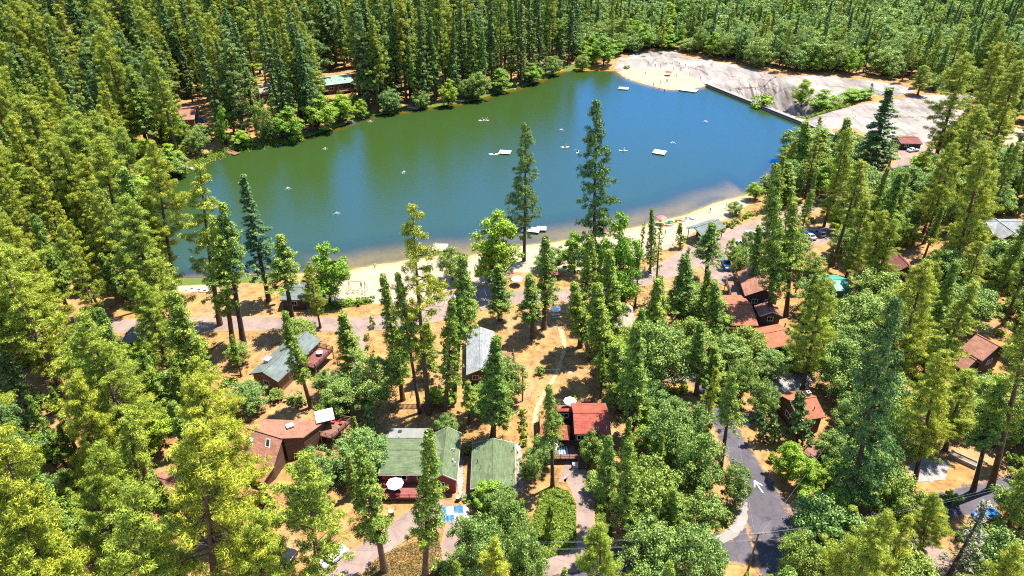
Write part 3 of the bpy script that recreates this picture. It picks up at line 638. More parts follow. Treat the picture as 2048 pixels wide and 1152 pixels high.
# green-roofed cottage
r, w, dep, X, Y = house('green_cottage', 'low cottage with long pale green shingle roof beside the red-walled cabin', (941, 978), (1032, 977), (1033, 886), 3.9, 1.25, 'y', 'rf_green', 'clad_brown',
    [(0, 1.8, 1.6, 1.6, 1.1), (1, 0, 1.6, 1.2, 1), (1, -3, 1.6, 1.2, 1), (3, 1, 1.6, 1.2, 1)], .4, 'cream', 'the long green-roofed cottage')
door(r, (-1.2, -Y - .03, 0), 0, mat='clad_dark')
for u, v in ((955, 922), (962, 935), (1027, 897), (1027, 943), (1026, 955)): p = loc_px(r, u, v, 3.6); vent(r, p, .4, .06, 'dark')

# red-roofed cabin: tall block, carport, decks and steps
r, w, dep, X, Y = house('red_roof_cabin', 'two-storey cabin with bright red shingle roof, open front porch and steps', (1149, 868), (1222, 868), (1222, 806), 6.4, 1.3, 'x', 'rf_red', 'clad_dark',
    [(0, -2, 4.2, 1.2, 1.1), (0, 1.8, 4.2, 1.2, 1.1), (0, 2, 1.9, 1.6, 1.2), (3, 1, 4.2, 1, 1)], .35, 'clad_dark', 'the red-roofed cabin')
rr = r; P = Matrix.Translation(r.location) @ Matrix.Rotation(r.rotation_euler.z, 4, 'Z')
for u, v in ((1172, 836), (1193, 858), (1197, 858), (1213, 857)): vent(r, loc_px(r, u, v, 5.9), .4, .05)
q = [loc_px(r, *uv, z_) for uv, z_ in (((1078, 880), 3.2), ((1139, 880), 3.2), ((1140, 850), 3.75), ((1081, 850), 3.75))]
b = MB(); b.slab(q, .16); b.build('porch_roof', M['rf_red'], r)
pm = MB(); pm.box((0, 0, 1.52), (.13, .13, 3.04))
pme = pm.mesh('porch_post', M['clad_dark'])
for x_, y_ in ((q[0].x + .2, q[0].y + .2), (q[1].x - .2, q[1].y + .2), ((q[0].x + q[1].x) / 2, q[0].y + .2), (q[0].x + .25, q[3].y - .3)): link('porch_post', pme, r, (x_, y_, 0))
b = MB(); b.face([(q[0].x + .3, q[3].y - .3, 0), (q[1].x + 1.0, q[3].y - .3, 0), (q[1].x + 1.0, q[3].y - .3, 3.5), (q[0].x + .3, q[3].y - .3, 3.5)]); b.face([(q[0].x + .3, q[3].y + 5, 0), (q[0].x + .3, q[3].y - .3, 0), (q[0].x + .3, q[3].y - .3, 3.2), (q[0].x + .3, q[3].y + 5, 3.2)]); b.build('side_wall', M['clad_dark'], r)
window(r, (q[0].x + 2.2, q[3].y - .33, 2.2), 1.6, 1.1, 0)
m0 = [loc_px(r, *uv, z_) for uv, z_ in (((1115, 823), 4.2), ((1162, 823), 4.2), ((1162, 816), 4.5), ((1115, 817), 4.5))]; b = MB(); b.slab(m0, .15); b.build('link_roof', M['rf_red'], r)
b = MB(); b.face([(m0[0].x, m0[0].y + .4, 0), (m0[1].x, m0[0].y + .4, 0), (m0[1].x, m0[0].y + .4, 4.1), (m0[0].x, m0[0].y + .4, 4.1)]); b.build('link_wall', M['clad_dark'], r); window(r, (m0[0].x + 1.3, m0[0].y + .37, 2.9), 1.5, .9, 0)
fd = [loc_px(r, *uv, 1.15) for uv in ((1086, 917), (1157, 917), (1157, 880), (1086, 880))]
deck(r, fd, 1.15, .2, 'wood_brown'); rail_run(r, fd[0], (fd[1].x - .1, fd[1].y, 0), 1.15, 1.0, 'clad_brown', 1.5); rail_run(r, fd[0], fd[3], 1.15, 1.0, 'clad_brown', 1.5)
sd = thing('entrance_steps', 'brown timber steps climbing to the red-roofed cabin porch', 'steps', P @ Vector((fd[1].x + .95, fd[1].y, 0)), r.rotation_euler.z)
for k in range(6):
    b = MB(); b.box((0, -.28 * (6 - k) + .1, .17 * (k + 1) - .03), (1.9, .32, .06)); b.build('step', M['wood_brown'], sd)
for sx in (-1, 1):
    b = MB(); b.bar((sx * .98, -1.75, .0), (sx * .98, .1, 1.1), .07, .24); b.build('stringer', M['wood_brown'], sd)
    b = MB(); b.bar((sx * .98, -1.7, 1.0), (sx * .98, .1, 2.0), .08, .07); b.tube((sx * .98, -1.65, 0), (sx * .98, -1.65, 1.02), .05, n=5); b.tube((sx * .98, .05, .9), (sx * .98, .05, 2.0), .05, n=5); b.build('handrail', M['clad_brown'], sd)
lb = MB(); lx = fd[1].x; lb.slab([(lx + .02, fd[0].y, 1.14), (lx + 1.95, fd[0].y, 1.14), (lx + 1.95, fd[0].y + 3, 1.14), (lx + .02, fd[0].y + 3, 1.14)], .2); lb.build('landing', M['wood_brown'], r)
rg = thing('striped_rug', 'blue and white striped rug on the porch deck', 'rug', P @ Vector((fd[1].x - 2.6, fd[1].y + 1.2, 1.155)), r.rotation_euler.z)
for k in range(9): b = MB(); b.box((-.9 + k * .225, .75, .01), (.22, 1.9, .02)); b.build('stripe', M['white' if k % 2 else 'car_blue'], rg)
parasol('striped_parasol', 'grey and white ringed parasol on the front porch deck', P @ Vector((fd[0].x + 1.5, fd[0].y + 1.2, 1.15)), 1.25, 2.3, ('canvas', 'canvas_grey'))
bd = [loc_px(r, *uv, 2.4) for uv in ((1108, 822), (1184, 818), (1184, 808), (1108, 808))]; deck(r, bd, 2.4, .2, 'wood_brown'); rail_run(r, bd[3], bd[2], 2.4, 1.0, 'clad_brown', 1.5)
parasol('striped_parasol', 'grey and white ringed parasol on the rear deck behind the red roof', P @ Vector((loc_px(r, 1141, 809, 4.5).x, bd[3].y - 1.3, 2.4)), 1.25, 2.3, ('canvas', 'canvas_grey'))
b = MB(); b.box((0, 0, .3), (.9, .8, .6)); b.box((0, 0, .63), (.98, .88, .07)); tagged(b.build('storage_box', M['cream'], None, P @ Vector((fd[1].x - .6, fd[1].y - .75, 0)), r.rotation_euler.z), 'cream storage box at the foot of the cabin steps', 'storage box')

# brown chalet: steep flared roof, low rear roof and raised deck
c0 = W(555, 900, 4); c0.z = hz(c0.x, c0.y); g0 = c0.z
r = thing('brown_chalet', 'brown chalet with steep flared shingle roof, skylights and raised deck', 'house', c0); LANDMARKS.append((c0.copy(), 'the brown chalet')); FOOT.append((c0.x, c0.y, 8)); FOOT.append((c0.x + 6, c0.y + 3, 6))
L = lambda u, v, z: W(u, v, z + g0) - c0
RL, RR = L(492, 855, 5.8), L(565, 877, 5.8); SL, SR = L(485, 918, 3.0), L(547, 935, 3.0); FL, FR = L(474, 950, 1.7), L(526, 966, 1.7)
BL, BR, BM = L(526, 838, 4.7), L(650, 843, 4.3), L(607, 875, 4.6)
b = MB(); b.slab([SL, SR, RR, RL], .2); b.build('roof', M['rf_brown'], r)
b = MB(); b.slab([FL, FR, SR + Vector((0, 0, -.02)), SL + Vector((0, 0, -.02))], .18); b.build('flared_roof', M['rf_tan'], r)
b = MB(); b.slab([RR, BM, BR, BL, RL], .18); b.build('rear_roof', M['rf_brown'], r)
b = MB(); b.bar(RL + Vector((0, 0, .05)), RR + Vector((0, 0, .05)), .3, .1); b.build('ridge_cap', M['rf_brown'], r)
def wall_poly(root, pts, mat, z0=-.6):
    b = MB(); n_ = len(pts)
    for i in range(n_): p, q_ = pts[i], pts[(i + 1) % n_]; b.face([Vector((p.x, p.y, z0)), Vector((q_.x, q_.y, z0)), q_, p])
    b.build('wall', M[mat], root)
dn = Vector((0, 0, -.32)); cen = (FL + FR + RL + RR) / 4
ins_ = lambda p: p.lerp(Vector((cen.x, cen.y, p.z)), .07) + dn
wall_poly(r, [ins_(FL), ins_(FR), ins_(SR), ins_(RR), ins_(RL), ins_(SL)], 'clad_brown')
cen2 = (RR + BM + BR + BL) / 4; in2 = lambda p: p.lerp(Vector((cen2.x, cen2.y, p.z)), .06) + dn
wall_poly(r, [in2(RR), in2(BM), in2(BR), in2(BL)], 'clad_brown')
sl = (RL - SL).normalized(); ex = (SR - SL).normalized(); nn = ex.cross(sl).normalized()
for fx, fy, mt in ((.18, .6, 'yellow'), (.66, .72, 'glass')):
    p = SL.lerp(SR, fx).lerp(RL.lerp(RR, fx), fy); b = MB()
    q4 = [p + ex * a_ + sl * c_ + nn * .08 for a_, c_ in ((-.45, -.75), (.45, -.75), (.45, .75), (-.45, .75))]; b.slab(q4, .14); s_ = b.build('skylight', M['cream'], r)
    b = MB(); b.face([p + ex * a_ + sl * c_ + nn * .1 for a_, c_ in ((-.33, -.62), (.33, -.62), (.33, .62), (-.33, .62))]); b.build('pane', M['glass' if mt == 'glass' else 'cream'], s_)
p = L(580, 852, 4.85); b = MB(); b.box((0, 0, .12), (1.3, 1.0, .3), .5); b.build('skylight', M['white'], r, p)
D4 = [L(u, v, 2.7) for u, v in ((640, 871), (665, 877), (704, 842), (652, 834))]
deck(r, D4, 2.7, .25, 'wood_brown')
for a_, c_ in ((0, 1), (1, 2), (2, 3)): rail_run(r, D4[a_], D4[c_], 2.7, 1.0, 'clad_brown', 1.6)
b = MB(); b.bar(D4[1] + Vector((0, 0, -.3)), Vector((D4[1].x + 1.5, D4[1].y + 1.6, .2)), .12, .12); b.bar(D4[1].lerp(D4[2], .5) + Vector((0, 0, -.3)), Vector((D4[1].x + .6, D4[1].y + .4, .2)), .12, .12); b.build('brace', M['wood'], r)
pp = c0 + D4[3].lerp(D4[0], .35) + Vector((.4, -.1, 0)); parasol('deck_canopy', 'large white square canopy over the brown chalet deck', pp, 2.3, 2.5, ('canvas',), square=True, tilt=.35)
for k, (fx, fy) in enumerate(((.25, .3), (.55, .75))):
    q_ = c0 + D4[3].lerp(D4[2], .3 + .4 * k).lerp(D4[1], .25)
    ch = thing('deck_chair', 'red slatted chair on the chalet deck', 'chair', q_, .8 * k, 'chairs on the chalet deck')
    b = MB(); b.box((0, 0, .4), (.55, .55, .06)); b.build('seat', M['red'], ch); b = MB(); b.box((0, .28, .72), (.55, .06, .6)); b.build('backrest', M['red'], ch)
    for x_ in (-.22, .22):
        for y_ in (-.22, .22): b = MB(); b.box((x_, y_, .19), (.06, .06, .38)); b.build('leg', M['red'], ch)

# grey-green-roofed house with dark red deck
r, w, dep, X, Y = house('grey_roof_house', 'long timber house with grey green shingle roof and dark red deck', (498, 748), (556, 764), (620, 675), 4.6, 1.5, 'y', 'rf_greygreen', 'clad_log',
    [(0, 0, 2, 1.2, 1.2), (1, -3, 2, 1.2, 1.2), (1, 1, 2, 1.4, 1.2), (1, 4, 2, 1.2, 1.2)], .5, 'clad_dark', 'the grey-green-roofed timber house')
chimney(r, (-w * .27, loc_px(r, 524, 716, 4.7).y, 4.0), 1.1, .9, 'white')
dk = [Vector((w / 2 - .2, dep / 2 - 7.2, 0)), Vector((w / 2 + 3.2, dep / 2 - 7.2, 0)), Vector((w / 2 + 3.2, dep / 2 - .6, 0)), Vector((w / 2 - .2, dep / 2 - .6, 0))]
deck(r, dk, 2.2, .22, 'wood_red'); rail_run(r, dk[0], dk[1], 2.2, 1, 'clad_dark', 1.6); rail_run(r, dk[1], dk[2], 2.2, 1, 'clad_dark', 1.6); rail_run(r, dk[2], dk[3], 2.2, 1, 'clad_dark', 1.6)
P = Matrix.Translation(r.location) @ Matrix.Rotation(r.rotation_euler.z, 4, 'Z')
t = thing('deck_table', 'round pale table on the dark red deck', 'table', P @ Vector((w / 2 + 1.5, dep / 2 - 3, 2.2))); b = MB(); b.tube((0, 0, .68), (0, 0, .73), .7, n=14); b.build('table_top', M['cream'], t); b = MB(); b.tube((0, 0, 0), (0, 0, .7), .06, n=6); b.build('pedestal', M['dark'], t)

# grey cottage with side deck
r, w, dep, X, Y = house('grey_cottage', 'cottage with pale grey shingle roof and small brown side deck', (933, 749), (992, 747), (1012, 662), 4.2, 1.3, 'y', 'rf_grey', 'clad_brown',
    [(0, -1.2, 1.9, 1.1, 1.1), (0, 1.2, 1.9, 1.1, 1.1), (1, 2, 1.9, 1.2, 1.1)], .5, 'cream', 'the pale grey-roofed cottage')
deck(r, [(w / 2 - .1, -dep / 2 + 1, 0), (w / 2 + 4.2, -dep / 2 + 1, 0), (w / 2 + 4.2, dep / 2 - 5, 0), (w / 2 - .1, dep / 2 - 5, 0)], 1.0, .2, 'wood_brown'); rail_run(r, (w / 2 + 4.1, -dep / 2 + 1.1), (w / 2 + 4.1, dep / 2 - 5.1), 1.0, 1, 'clad_brown', 1.6); rail_run(r, (w / 2, -dep / 2 + 1.1), (w / 2 + 4.1, -dep / 2 + 1.1), 1.0, 1, 'clad_brown', 1.6)

# rust-roofed group
r, w, dep, X, Y = house('rust_roof_lodge', 'brown lodge with rust shingle roof facing the dark road', (1462, 651), (1517, 651), (1512, 590), 4.5, 1.6, 'x', 'rf_rust', 'clad_brown', [(0, -1.5, 2, 1.2, 1.1), (0, 1.5, 2, 1.2, 1.1), (3, 0, 2, 1.2, 1.1)], .45, 'clad_dark', 'the rust-roofed lodge')
r, w, dep, X, Y = house('brown_lodge', 'brown lodge with grey weathered gable roof behind the rust-roofed lodge', (1490, 592), (1562, 596), (1552, 548), 5.6, 2.0, 'y', 'rf_brown', 'clad_dark', [(0, -1.5, 3, 1.2, 1.1), (0, 1.5, 3, 1.2, 1.1)], .6, 'clad_dark', 'the brown weathered lodge')
deck(r, [(-w / 2 - 2.6, -dep / 2, 0), (-w / 2 + .4, -dep / 2, 0), (-w / 2 + .4, dep / 2 - 1, 0), (-w / 2 - 2.6, dep / 2 - 1, 0)], 2.4, .2, 'wood_brown'); rail_run(r, (-w / 2 - 2.5, -dep / 2 + .1), (-w / 2 - 2.5, dep / 2 - 1.1), 2.4, 1, 'clad_brown', 1.6)
chimney(r, (-w / 4, dep / 4, 6.3), .7, 1.0)
r, w, dep, X, Y = house('gabled_porch', 'small brown gabled entrance porch between the lodges', (1520, 632), (1566, 632), (1566, 612), 4.0, 1.2, 'y', 'rf_brown', 'clad_dark', [(0, 0, 1.9, 1.2, 1.1)], .4, 'cream', 'the small gabled porch')
r, w, dep, X, Y = house('rust_cabin', 'cabin with wide rust red roof and dark vent below the lodges', (1537, 698), (1597, 685), (1592, 640), 4.4, 1.3, 'x', 'rf_rust', 'clad_dark', [(0, -1.5, 2, 1.2, 1.1), (0, 1.5, 2, 1.2, 1.1)], .45, 'clad_dark', 'the wide rust-roofed cabin')
vent(r, loc_px(r, 1570, 651, 5.4), .5, .12, 'dark')
# teal metal roof cabin
r, w, dep, X, Y = house('teal_roof_cabin', 'small cabin with bright teal metal roof and pale dormer', (1660, 598), (1712, 597), (1707, 549), 5.0, 2.0, 'x', 'rf_teal', 'clad_log', [(0, 1.2, 2.2, 1.2, 1.1), (1, 0, 2.4, 1.2, 1.1)], .45, 'rf_teal', 'the teal-roofed cabin')
dq = [loc_px(r, u, v, z_) for u, v, z_ in ((1673, 582, 6.0), (1691, 582, 6.0), (1681, 561, 6.6), (1661, 561, 6.6))]; b = MB(); b.slab(dq, .12); b.build('dormer_roof', M['rf_sage'], r)
b = MB(); f0 = dq[0] + Vector((.2, .2, -.15)); f1 = dq[1] + Vector((-.2, .2, -.15)); b.face([f0 - Vector((0, 0, 1.6)), f1 - Vector((0, 0, 1.6)), f1, f0]); b.face([f1 - Vector((0, 0, 1.6)), dq[2] - Vector((.2, 0, 1.4)), dq[2] - Vector((.2, 0, .2)), f1]); b.build('dormer_wall', M['clad_log'], r)
# others
r, w, dep, X, Y = house('maroon_cabin', 'dark cabin with weathered maroon roof under the pines', (1790, 546), (1838, 546), (1846, 516), 4.4, 2.2, 'y', 'rf_darkred', 'clad_dark', [(0, -1, 2, 1, 1.1), (0, 1, 2, 1, 1.1)], .5, 'clad_dark', 'the maroon-roofed cabin')
deck(r, [(-w / 2 - 2, -dep / 2, 0), (-w / 2 + .4, -dep / 2, 0), (-w / 2 + .4, dep / 2, 0), (-w / 2 - 2, dep / 2, 0)], 1.6, .2, 'wood_red')
r, w, dep, X, Y = house('brown_house', 'brown house with broad weathered gable and timber trim among pines', (1965, 722), (2014, 700), (1988, 668), 5.6, 2.4, 'y', 'rf_brown', 'clad_dark', [(0, 0, 2.6, 1.6, 1.3)], .5, 'wood', 'the brown gabled house')
ctr = r
r, w, dep, X, Y = house('brown_annex', 'low brown shingle annex joined to the gabled house', (1930, 742), (1962, 726), (1940, 696), 4.4, 1.8, 'y', 'rf_brown', 'clad_dark', [(0, 0, 2, 1.2, 1.1)], .4, 'wood', 'the low brown annex')
r, w, dep, X, Y = house('grey_gable_house', 'house with pale grey crossing gables above brown walls', (1988, 470), (2070, 470), (2070, 438), 5.0, 1.8, 'x', 'rf_grey', 'clad_brown', [(0, -3, 2.4, 1.4, 1.2), (0, 1, 2.4, 1.4, 1.2)], .5, 'cream', 'the pale grey gabled house')
a = loc_px(r, 1984, 463, 4.2); gable(r, 6.0, 9.0, 4.0, 2.0, 'y', 'rf_grey', 'clad_brown', 0, .4, [(0, 0, 2.2, 1.4, 1.2)], dx=a.x + 3.0, dy=-dep / 2 + 2.0, fascia='cream')
r, w, dep, X, Y = house('terrace_cabin', 'cabin with rust brown roof and grey chimney beside the concrete terrace', (1598, 842), (1652, 834), (1672, 770), 5.2, 1.6, 'x', 'rf_rust', 'clad_brown', [(0, 0, 2.2, 1.4, 1.2), (3, 0, 2.2, 1.2, 1.1)], .45, 'clad_dark', 'the rust-roofed terrace cabin')
chimney(r, (w * .3, dep * .12, 4.9), .7, 1.3); vent(r, (w * .2, -dep * .3, 4.4), 1.1, .08, 'dark')
dk = [loc_px(r, *uv, 1.6) for uv in ((1606, 905), (1632, 925), (1648, 900), (1622, 886))]; deck(r, dk, 1.6, .2, 'wood_brown'); rail_run(r, dk[0], dk[1], 1.6, 1, 'clad_brown', 1.5); rail_run(r, dk[1], dk[2], 1.6, 1, 'clad_brown', 1.5); rail_run(r, dk[3], dk[0], 1.6, 1, 'clad_brown', 1.5)
house('beige_roof_house', 'house with pale beige shingle roof hidden among the cedars', (1222, 662), (1272, 664), (1278, 614), 4.4, 1.5, 'y', 'rf_beige', 'clad_grey', [(0, 0, 2, 1.2, 1.1)], .5, 'cream', 'the beige-roofed house')
r, w, dep, X, Y = house('beach_pavilion', 'open beach pavilion with dark green grey roof on timber posts', (1403, 472), (1452, 455), (1427, 437), 4.6, 1.3, 'x', 'rf_greygreen', 'wood', (), .6, 'clad_dark', 'the beach pavilion', True, 'pavilion')
b = MB(); b.box((.8, .5, 1.2), (w * .45, dep * .5, 2.4)); b.build('kiosk_wall', M['clad_dark'], r)
r, w, dep, X, Y = house('brown_shed', 'reddish brown shed with low roof by the sandy parking beyond the dam', (1802, 287), (1846, 288), (1842, 272), 4.0, .9, 'x', 'rf_darkred', 'clad_dark', [(0, -1.5, 1.8, 1.2, 1.0)], .4, 'clad_dark', 'the reddish brown shed')
r, w, dep, X, Y = house('sage_roof_house', 'lakeside house with pale sage green metal roof and skylights', (651, 171), (709, 164), (706, 147), 5.6, 1.6, 'x', 'rf_sage', 'clad_brown', [(0, -4, 2.4, 1.6, 1.3), (0, 0, 2.4, 1.6, 1.3), (0, 4, 2.4, 1.6, 1.3)], .5, 'clad_dark', 'the sage-roofed lakeside house')
for x_ in (-3.0, .6, 3.2):
    b = MB(); b.box((0, 0, 0), (.7, 1.1, .2)); b.build('skylight', M['dark'], r, (x_, -dep / 4, 5.1))
deck(r, [(-2, -dep / 2 - 2.2, 0), (w / 2, -dep / 2 - 2.2, 0), (w / 2, -dep / 2 + .4, 0), (-2, -dep / 2 + .4, 0)], 1.4, .2, 'wood_brown'); rail_run(r, (-1.9, -dep / 2 - 2.1), (w / 2 - .1, -dep / 2 - 2.1), 1.4, 1, 'clad_brown', 1.8)
r, w, dep, X, Y = house('tan_roof_cabin', 'small cabin with tan shingle roof and dark skylight near the lake', (352, 241), (388, 238), (381, 209), 4.6, 1.2, 'x', 'rf_brown', 'clad_brown', [(0, 0, 2, 1.4, 1.1)], .4, 'cream', 'the tan-roofed lakeside cabin')
b = MB(); b.box((0, 0, .05), (1.9, 1.6, .14)); b.build('skylight', M['glass'], r, loc_px(r, 375, 226, 4.0))
house('lakeside_cabin', 'brown board cabin with tan roof between the lakeside pines', (512, 188), (542, 186), (540, 166), 4.8, 1.4, 'x', 'rf_beige', 'clad_brown', [(0, 0, 2, 1.4, 1.1)], .4, 'cream', 'the brown lakeside cabin')
house('pale_roof_house', 'house with white grey roof beside the forest lane', (117, 103), (149, 103), (146, 88), 5.0, 1.4, 'x', 'rf_grey', 'clad_grey', [(0, 2, 2.2, 1.4, 1.1)], .5, 'cream', 'the white-grey roofed house')
house('tan_gable_house', 'tan house with pale roof above the forest lane', (110, 76), (145, 74), (142, 56), 5.6, 2.0, 'y', 'rf_beige', 'clad_log', [(0, 0, 3, 1.6, 1.2)], .5, 'cream', 'the tan gabled house')
house('flat_roof_cabin', 'low cabin with flat pale roofing beside the lakeside lane', (242, 684), (308, 682), (308, 652), 3.8, .35, 'x', 'rf_flat', 'clad_brown', [(0, 0, 1.6, 1.4, 1)], .4, 'cream', 'the flat-roofed cabin')
house('beach_shack', 'dark brown changing shack at the edge of the sand', (560, 600), (612, 600), (614, 566), 4.0, 1.3, 'x', 'rf_greygreen', 'clad_dark', [(0, 0, 1.8, 1.2, 1)], .4, 'clad_dark', 'the beach shack')
house('tan_bungalow', 'bungalow with tan shingle roof deep in the bright pines', (290, 985), (345, 1000), (360, 950), 4.4, 1.5, 'x', 'rf_brown', 'clad_brown', [(0, 0, 2, 1.4, 1.1)], .4, 'clad_dark', 'the tan-roofed bungalow')

# ------------------------------------------------------------------ trees
def unit(a): return a / (np.linalg.norm(a, axis=-1, keepdims=True) + 1e-9)
def leaves(C, N, L, Wd, g):
    """diamond leaf faces at centres C facing N, half length L, half width Wd"""
    n = len(C); N = unit(N); t = unit(np.cross(N, unit(g.normal(size=(n, 3))))); b = np.cross(N, t)
    L = np.asarray(L).reshape(-1, 1) * np.ones((n, 1)); Wd = np.asarray(Wd).reshape(-1, 1) * np.ones((n, 1))
    V = np.stack([C - t * L, C - b * Wd, C + t * L, C + b * Wd], 1).reshape(-1, 3)
    return V, np.arange(n * 4).reshape(-1, 4)
def limb(P0, P1, r0, r1, n=5):
    d = unit(np.array(P1, float) - P0); a = unit(np.cross(d, [.31, .77, .55])); b = np.cross(d, a)
    k = np.arange(n) * 2 * np.pi / n; ring = np.cos(k)[:, None] * a + np.sin(k)[:, None] * b
    V = np.concatenate([np.array(P0) + ring * r0, np.array(P1) + ring * r1]); i = np.arange(n); j = (i + 1) % n
    return V, np.stack([i, j, j + n, i + n], -1)
class Geo:
    def __init__(s): s.V = []; s.F = []; s.n = 0
    def add(s, vf): s.V.append(vf[0]); s.F.append(vf[1] + s.n); s.n += len(vf[0])
    def get(s): return np.concatenate(s.V), np.concatenate(s.F)
def trunk_geo(H, r, g, bend=.25, n=8):
    G_ = Geo(); k = 9; zs = np.linspace(-.4, H, k); ph = g.uniform(0, 6); px = np.stack([np.sin(zs / H * 3 + ph) * bend - np.sin(ph) * bend, np.cos(zs / H * 2.4 + ph) * bend - np.cos(ph) * bend, zs], -1)
    for i in range(k - 1):
        r0 = r * (1 - zs[i] / H) ** .8 + .03 if zs[i] > 0 else r * 1.35; r1 = r * max(1 - zs[i + 1] / H, 0) ** .8 + .03; G_.add(limb(px[i], px[i + 1], r0, r1, n))
    return G_, lambda z: np.array([np.interp(z, zs, px[:, 0]), np.interp(z, zs, px[:, 1]), z])
def conifer(seed, H, Rr, cb, step, nb, tuft, nt, ll, lw, shape, droop, r=.42, dead=10, nmode='round', sparse=1.0):
    g = np.random.default_rng(seed); T, at = trunk_geo(H, r, g); C = []; N = []; z = cb * H; lump = g.normal(size=(6, 3))
    while z < H - .25:
        t = (z - cb * H) / (H * (1 - cb)); base = Rr * shape(t)
        for k in range(nb):
            if g.random() > sparse * (1 if t > .08 else .6): continue
            az = g.uniform(0, 6.283); lz = .76 + .42 * math.sin(az * 2 + lump[0, 0] * 3 + t * 9) * math.cos(t * 14 + lump[1, 0] * 4 + az) + g.uniform(-.22, .26)
            Lb = max(.35, base * lz); d = np.array([math.cos(az), math.sin(az), 0.0]); side = np.array([-d[1], d[0], 0]); p0 = at(z)
            m = max(2, int(nt * Lb * .55 + 1)); s = np.sqrt(g.uniform(.12, 1, m)); lat = g.normal(0, .2, m) * Lb * (1.15 - s)
            P = p0 + s[:, None] * Lb * d + lat[:, None] * side; P[:, 2] += droop[0] * Lb * s + droop[1] * Lb * s * s + g.normal(0, .12, m)
            q = tuft[1]; u = unit(g.normal(size=(m, q, 3)) + np.array([0, 0, .25])); cen = P[:, None] + u * tuft[0] * g.uniform(.35, 1, (m, q, 1)) * np.array([1, 1, .7])
            if nmode == 'round': nn = u + .5 * g.normal(size=u.shape) + np.array([0, 0, .35])
            elif nmode == 'flat': nn = .5 * g.normal(size=u.shape) + np.array([0, 0, 1.0]) + d * .35
            else: nn = d * .9 + .55 * g.normal(size=u.shape) + np.array([0, 0, .55]) + u * .4
            C.append(cen.reshape(-1, 3)); N.append(nn.reshape(-1, 3))
            if Lb > 1.2 and g.random() < .55:
                e = p0 + d * Lb * .8; e[2] += (droop[0] * .8 + droop[1] * .64) * Lb; T.add(limb(p0, e, .05 + .012 * Lb, .015, 4))
        z += step * g.uniform(.7, 1.3) * (1.15 - .4 * t)
    for k in range(dead):
        z = g.uniform(.12, max(cb, .2)) * H; az = g.uniform(0, 6.283); l = g.uniform(.6, 2.2); p = at(z); T.add(limb(p, p + np.array([math.cos(az) * l, math.sin(az) * l, g.uniform(-.5, .2)]), .04, .012, 4))
    C = np.concatenate(C); N = np.concatenate(N); f = g.uniform(.7, 1.3, len(C))
    return T.get(), leaves(C, N, ll * f, lw * f, g)
def broadleaf(seed, H, Rr, cb, blobs, per, ll, lw, r=.28, upright=1.0):
    g = np.random.default_rng(seed); G_ = Geo(); C = []; N = []; hz_ = H * (1 - cb) / 2; cz = H * cb + hz_
    G_.add(limb((0, 0, -.4), (0, 0, H * cb + .2), r * 1.25, r * .8, 7)); fork = np.array([0, 0, H * cb])
    lean = g.normal(0, .35, 2)
    for k in range(blobs):
        u = unit(g.normal(size=3)); q = g.uniform(.15, 1.6) ** .55; c = np.array([u[0] * (Rr * .8), u[1] * (Rr * .8), u[2] * hz_ * .82]) * q
        taper = 1 - upright * .45 * max(0, c[2] / hz_); c[:2] *= taper; c[:2] += lean * (c[2] / hz_); c[2] += cz
        br = g.uniform(.1, .3) * Rr * (1.2 - .35 * q); m = int(per * g.uniform(.7, 1.3)); w = unit(g.normal(size=(m, 3)) + np.array([0, 0, .2])); rad = br * g.uniform(.4, 1.45, (m, 1))
        C.append(c + w * rad * np.array([1, 1, .75])); N.append(w + .55 * g.normal(size=w.shape) + np.array([0, 0, .3]))
        if k < 26: mid = fork * .4 + c * .6 + g.normal(0, .15, 3); G_.add(limb(fork, mid, r * .42, r * .22, 5)); G_.add(limb(mid, c, r * .22, .02, 4))
    C = np.concatenate(C); N = np.concatenate(N); f = g.uniform(.65, 1.35, len(C))
    return G_.get(), leaves(C, N, ll * f, lw * f, g)
sh_pine = lambda t: (1 - t ** 1.7) ** .85 * min(1, .45 + t * 2.2) + .05
sh_pine2 = lambda t: (1 - t) ** .62 * min(1, .45 + t * 3.2) + .06
sh_cedar = lambda t: (1 - t) ** .8 * min(1, .55 + t * 4) + .05
sh_fir = lambda t: (1 - t) ** .92 * min(1, .75 + t * 3) + .03
sh_round = lambda t: math.sqrt(max(0, 1 - (2 * t - 1) ** 2)) * .9 + .1
PROTO = {}
def proto(kind, H, Rr, leafm, barkm, geo):
    (tv, tf), (lv, lf) = geo
    P = {'H': H, 'R': Rr, 'trunk': quad_mesh('trunk', tv, tf, [M[barkm]], smooth_=True), 'crown': quad_mesh('crown', lv, lf, [M[leafm]])}
    if len(PROTO.get(kind, [])) < 2 and kind in ('pine', 'cedar', 'fir', 'oak', 'maple'):
        q = lv.reshape(-1, 4, 3)[::3]; c_ = q.mean(1, keepdims=True); q = (c_ + (q - c_) * 1.75).reshape(-1, 3); qf = np.arange(len(q)).reshape(-1, 4)
        P['all'] = quad_mesh('tree', np.concatenate([tv, q]), np.concatenate([tf, qf + len(tv)]), [M[barkm], M[leafm]], np.r_[np.zeros(len(tf)), np.ones(len(qf))])
    PROTO.setdefault(kind, []).append(P)
for s_, cb in ((1, .32), (2, .45), (3, .22), (4, .38), (5, .28)): proto('pine', 34, 4.3, 'pine', 'bark_red', conifer(s_, 34, 4.3, cb,   .92, 5, (.6, 40), 3.2, .21, .042, sh_pine if s_ % 2 else sh_pine2, (-.12, .28), sparse=.95))
for s_, cb in ((6, .2), (7, .3), (8, .14)): proto('pine_wide', 34, 7.0, 'pine', 'bark_red', conifer(s_, 34, 7.0, cb, 1.1, 7, (.75, 60), 2.6, .23, .036, sh_pine if s_ % 2 else sh_pine2, (-.1, .22), r=.5, sparse=.92))
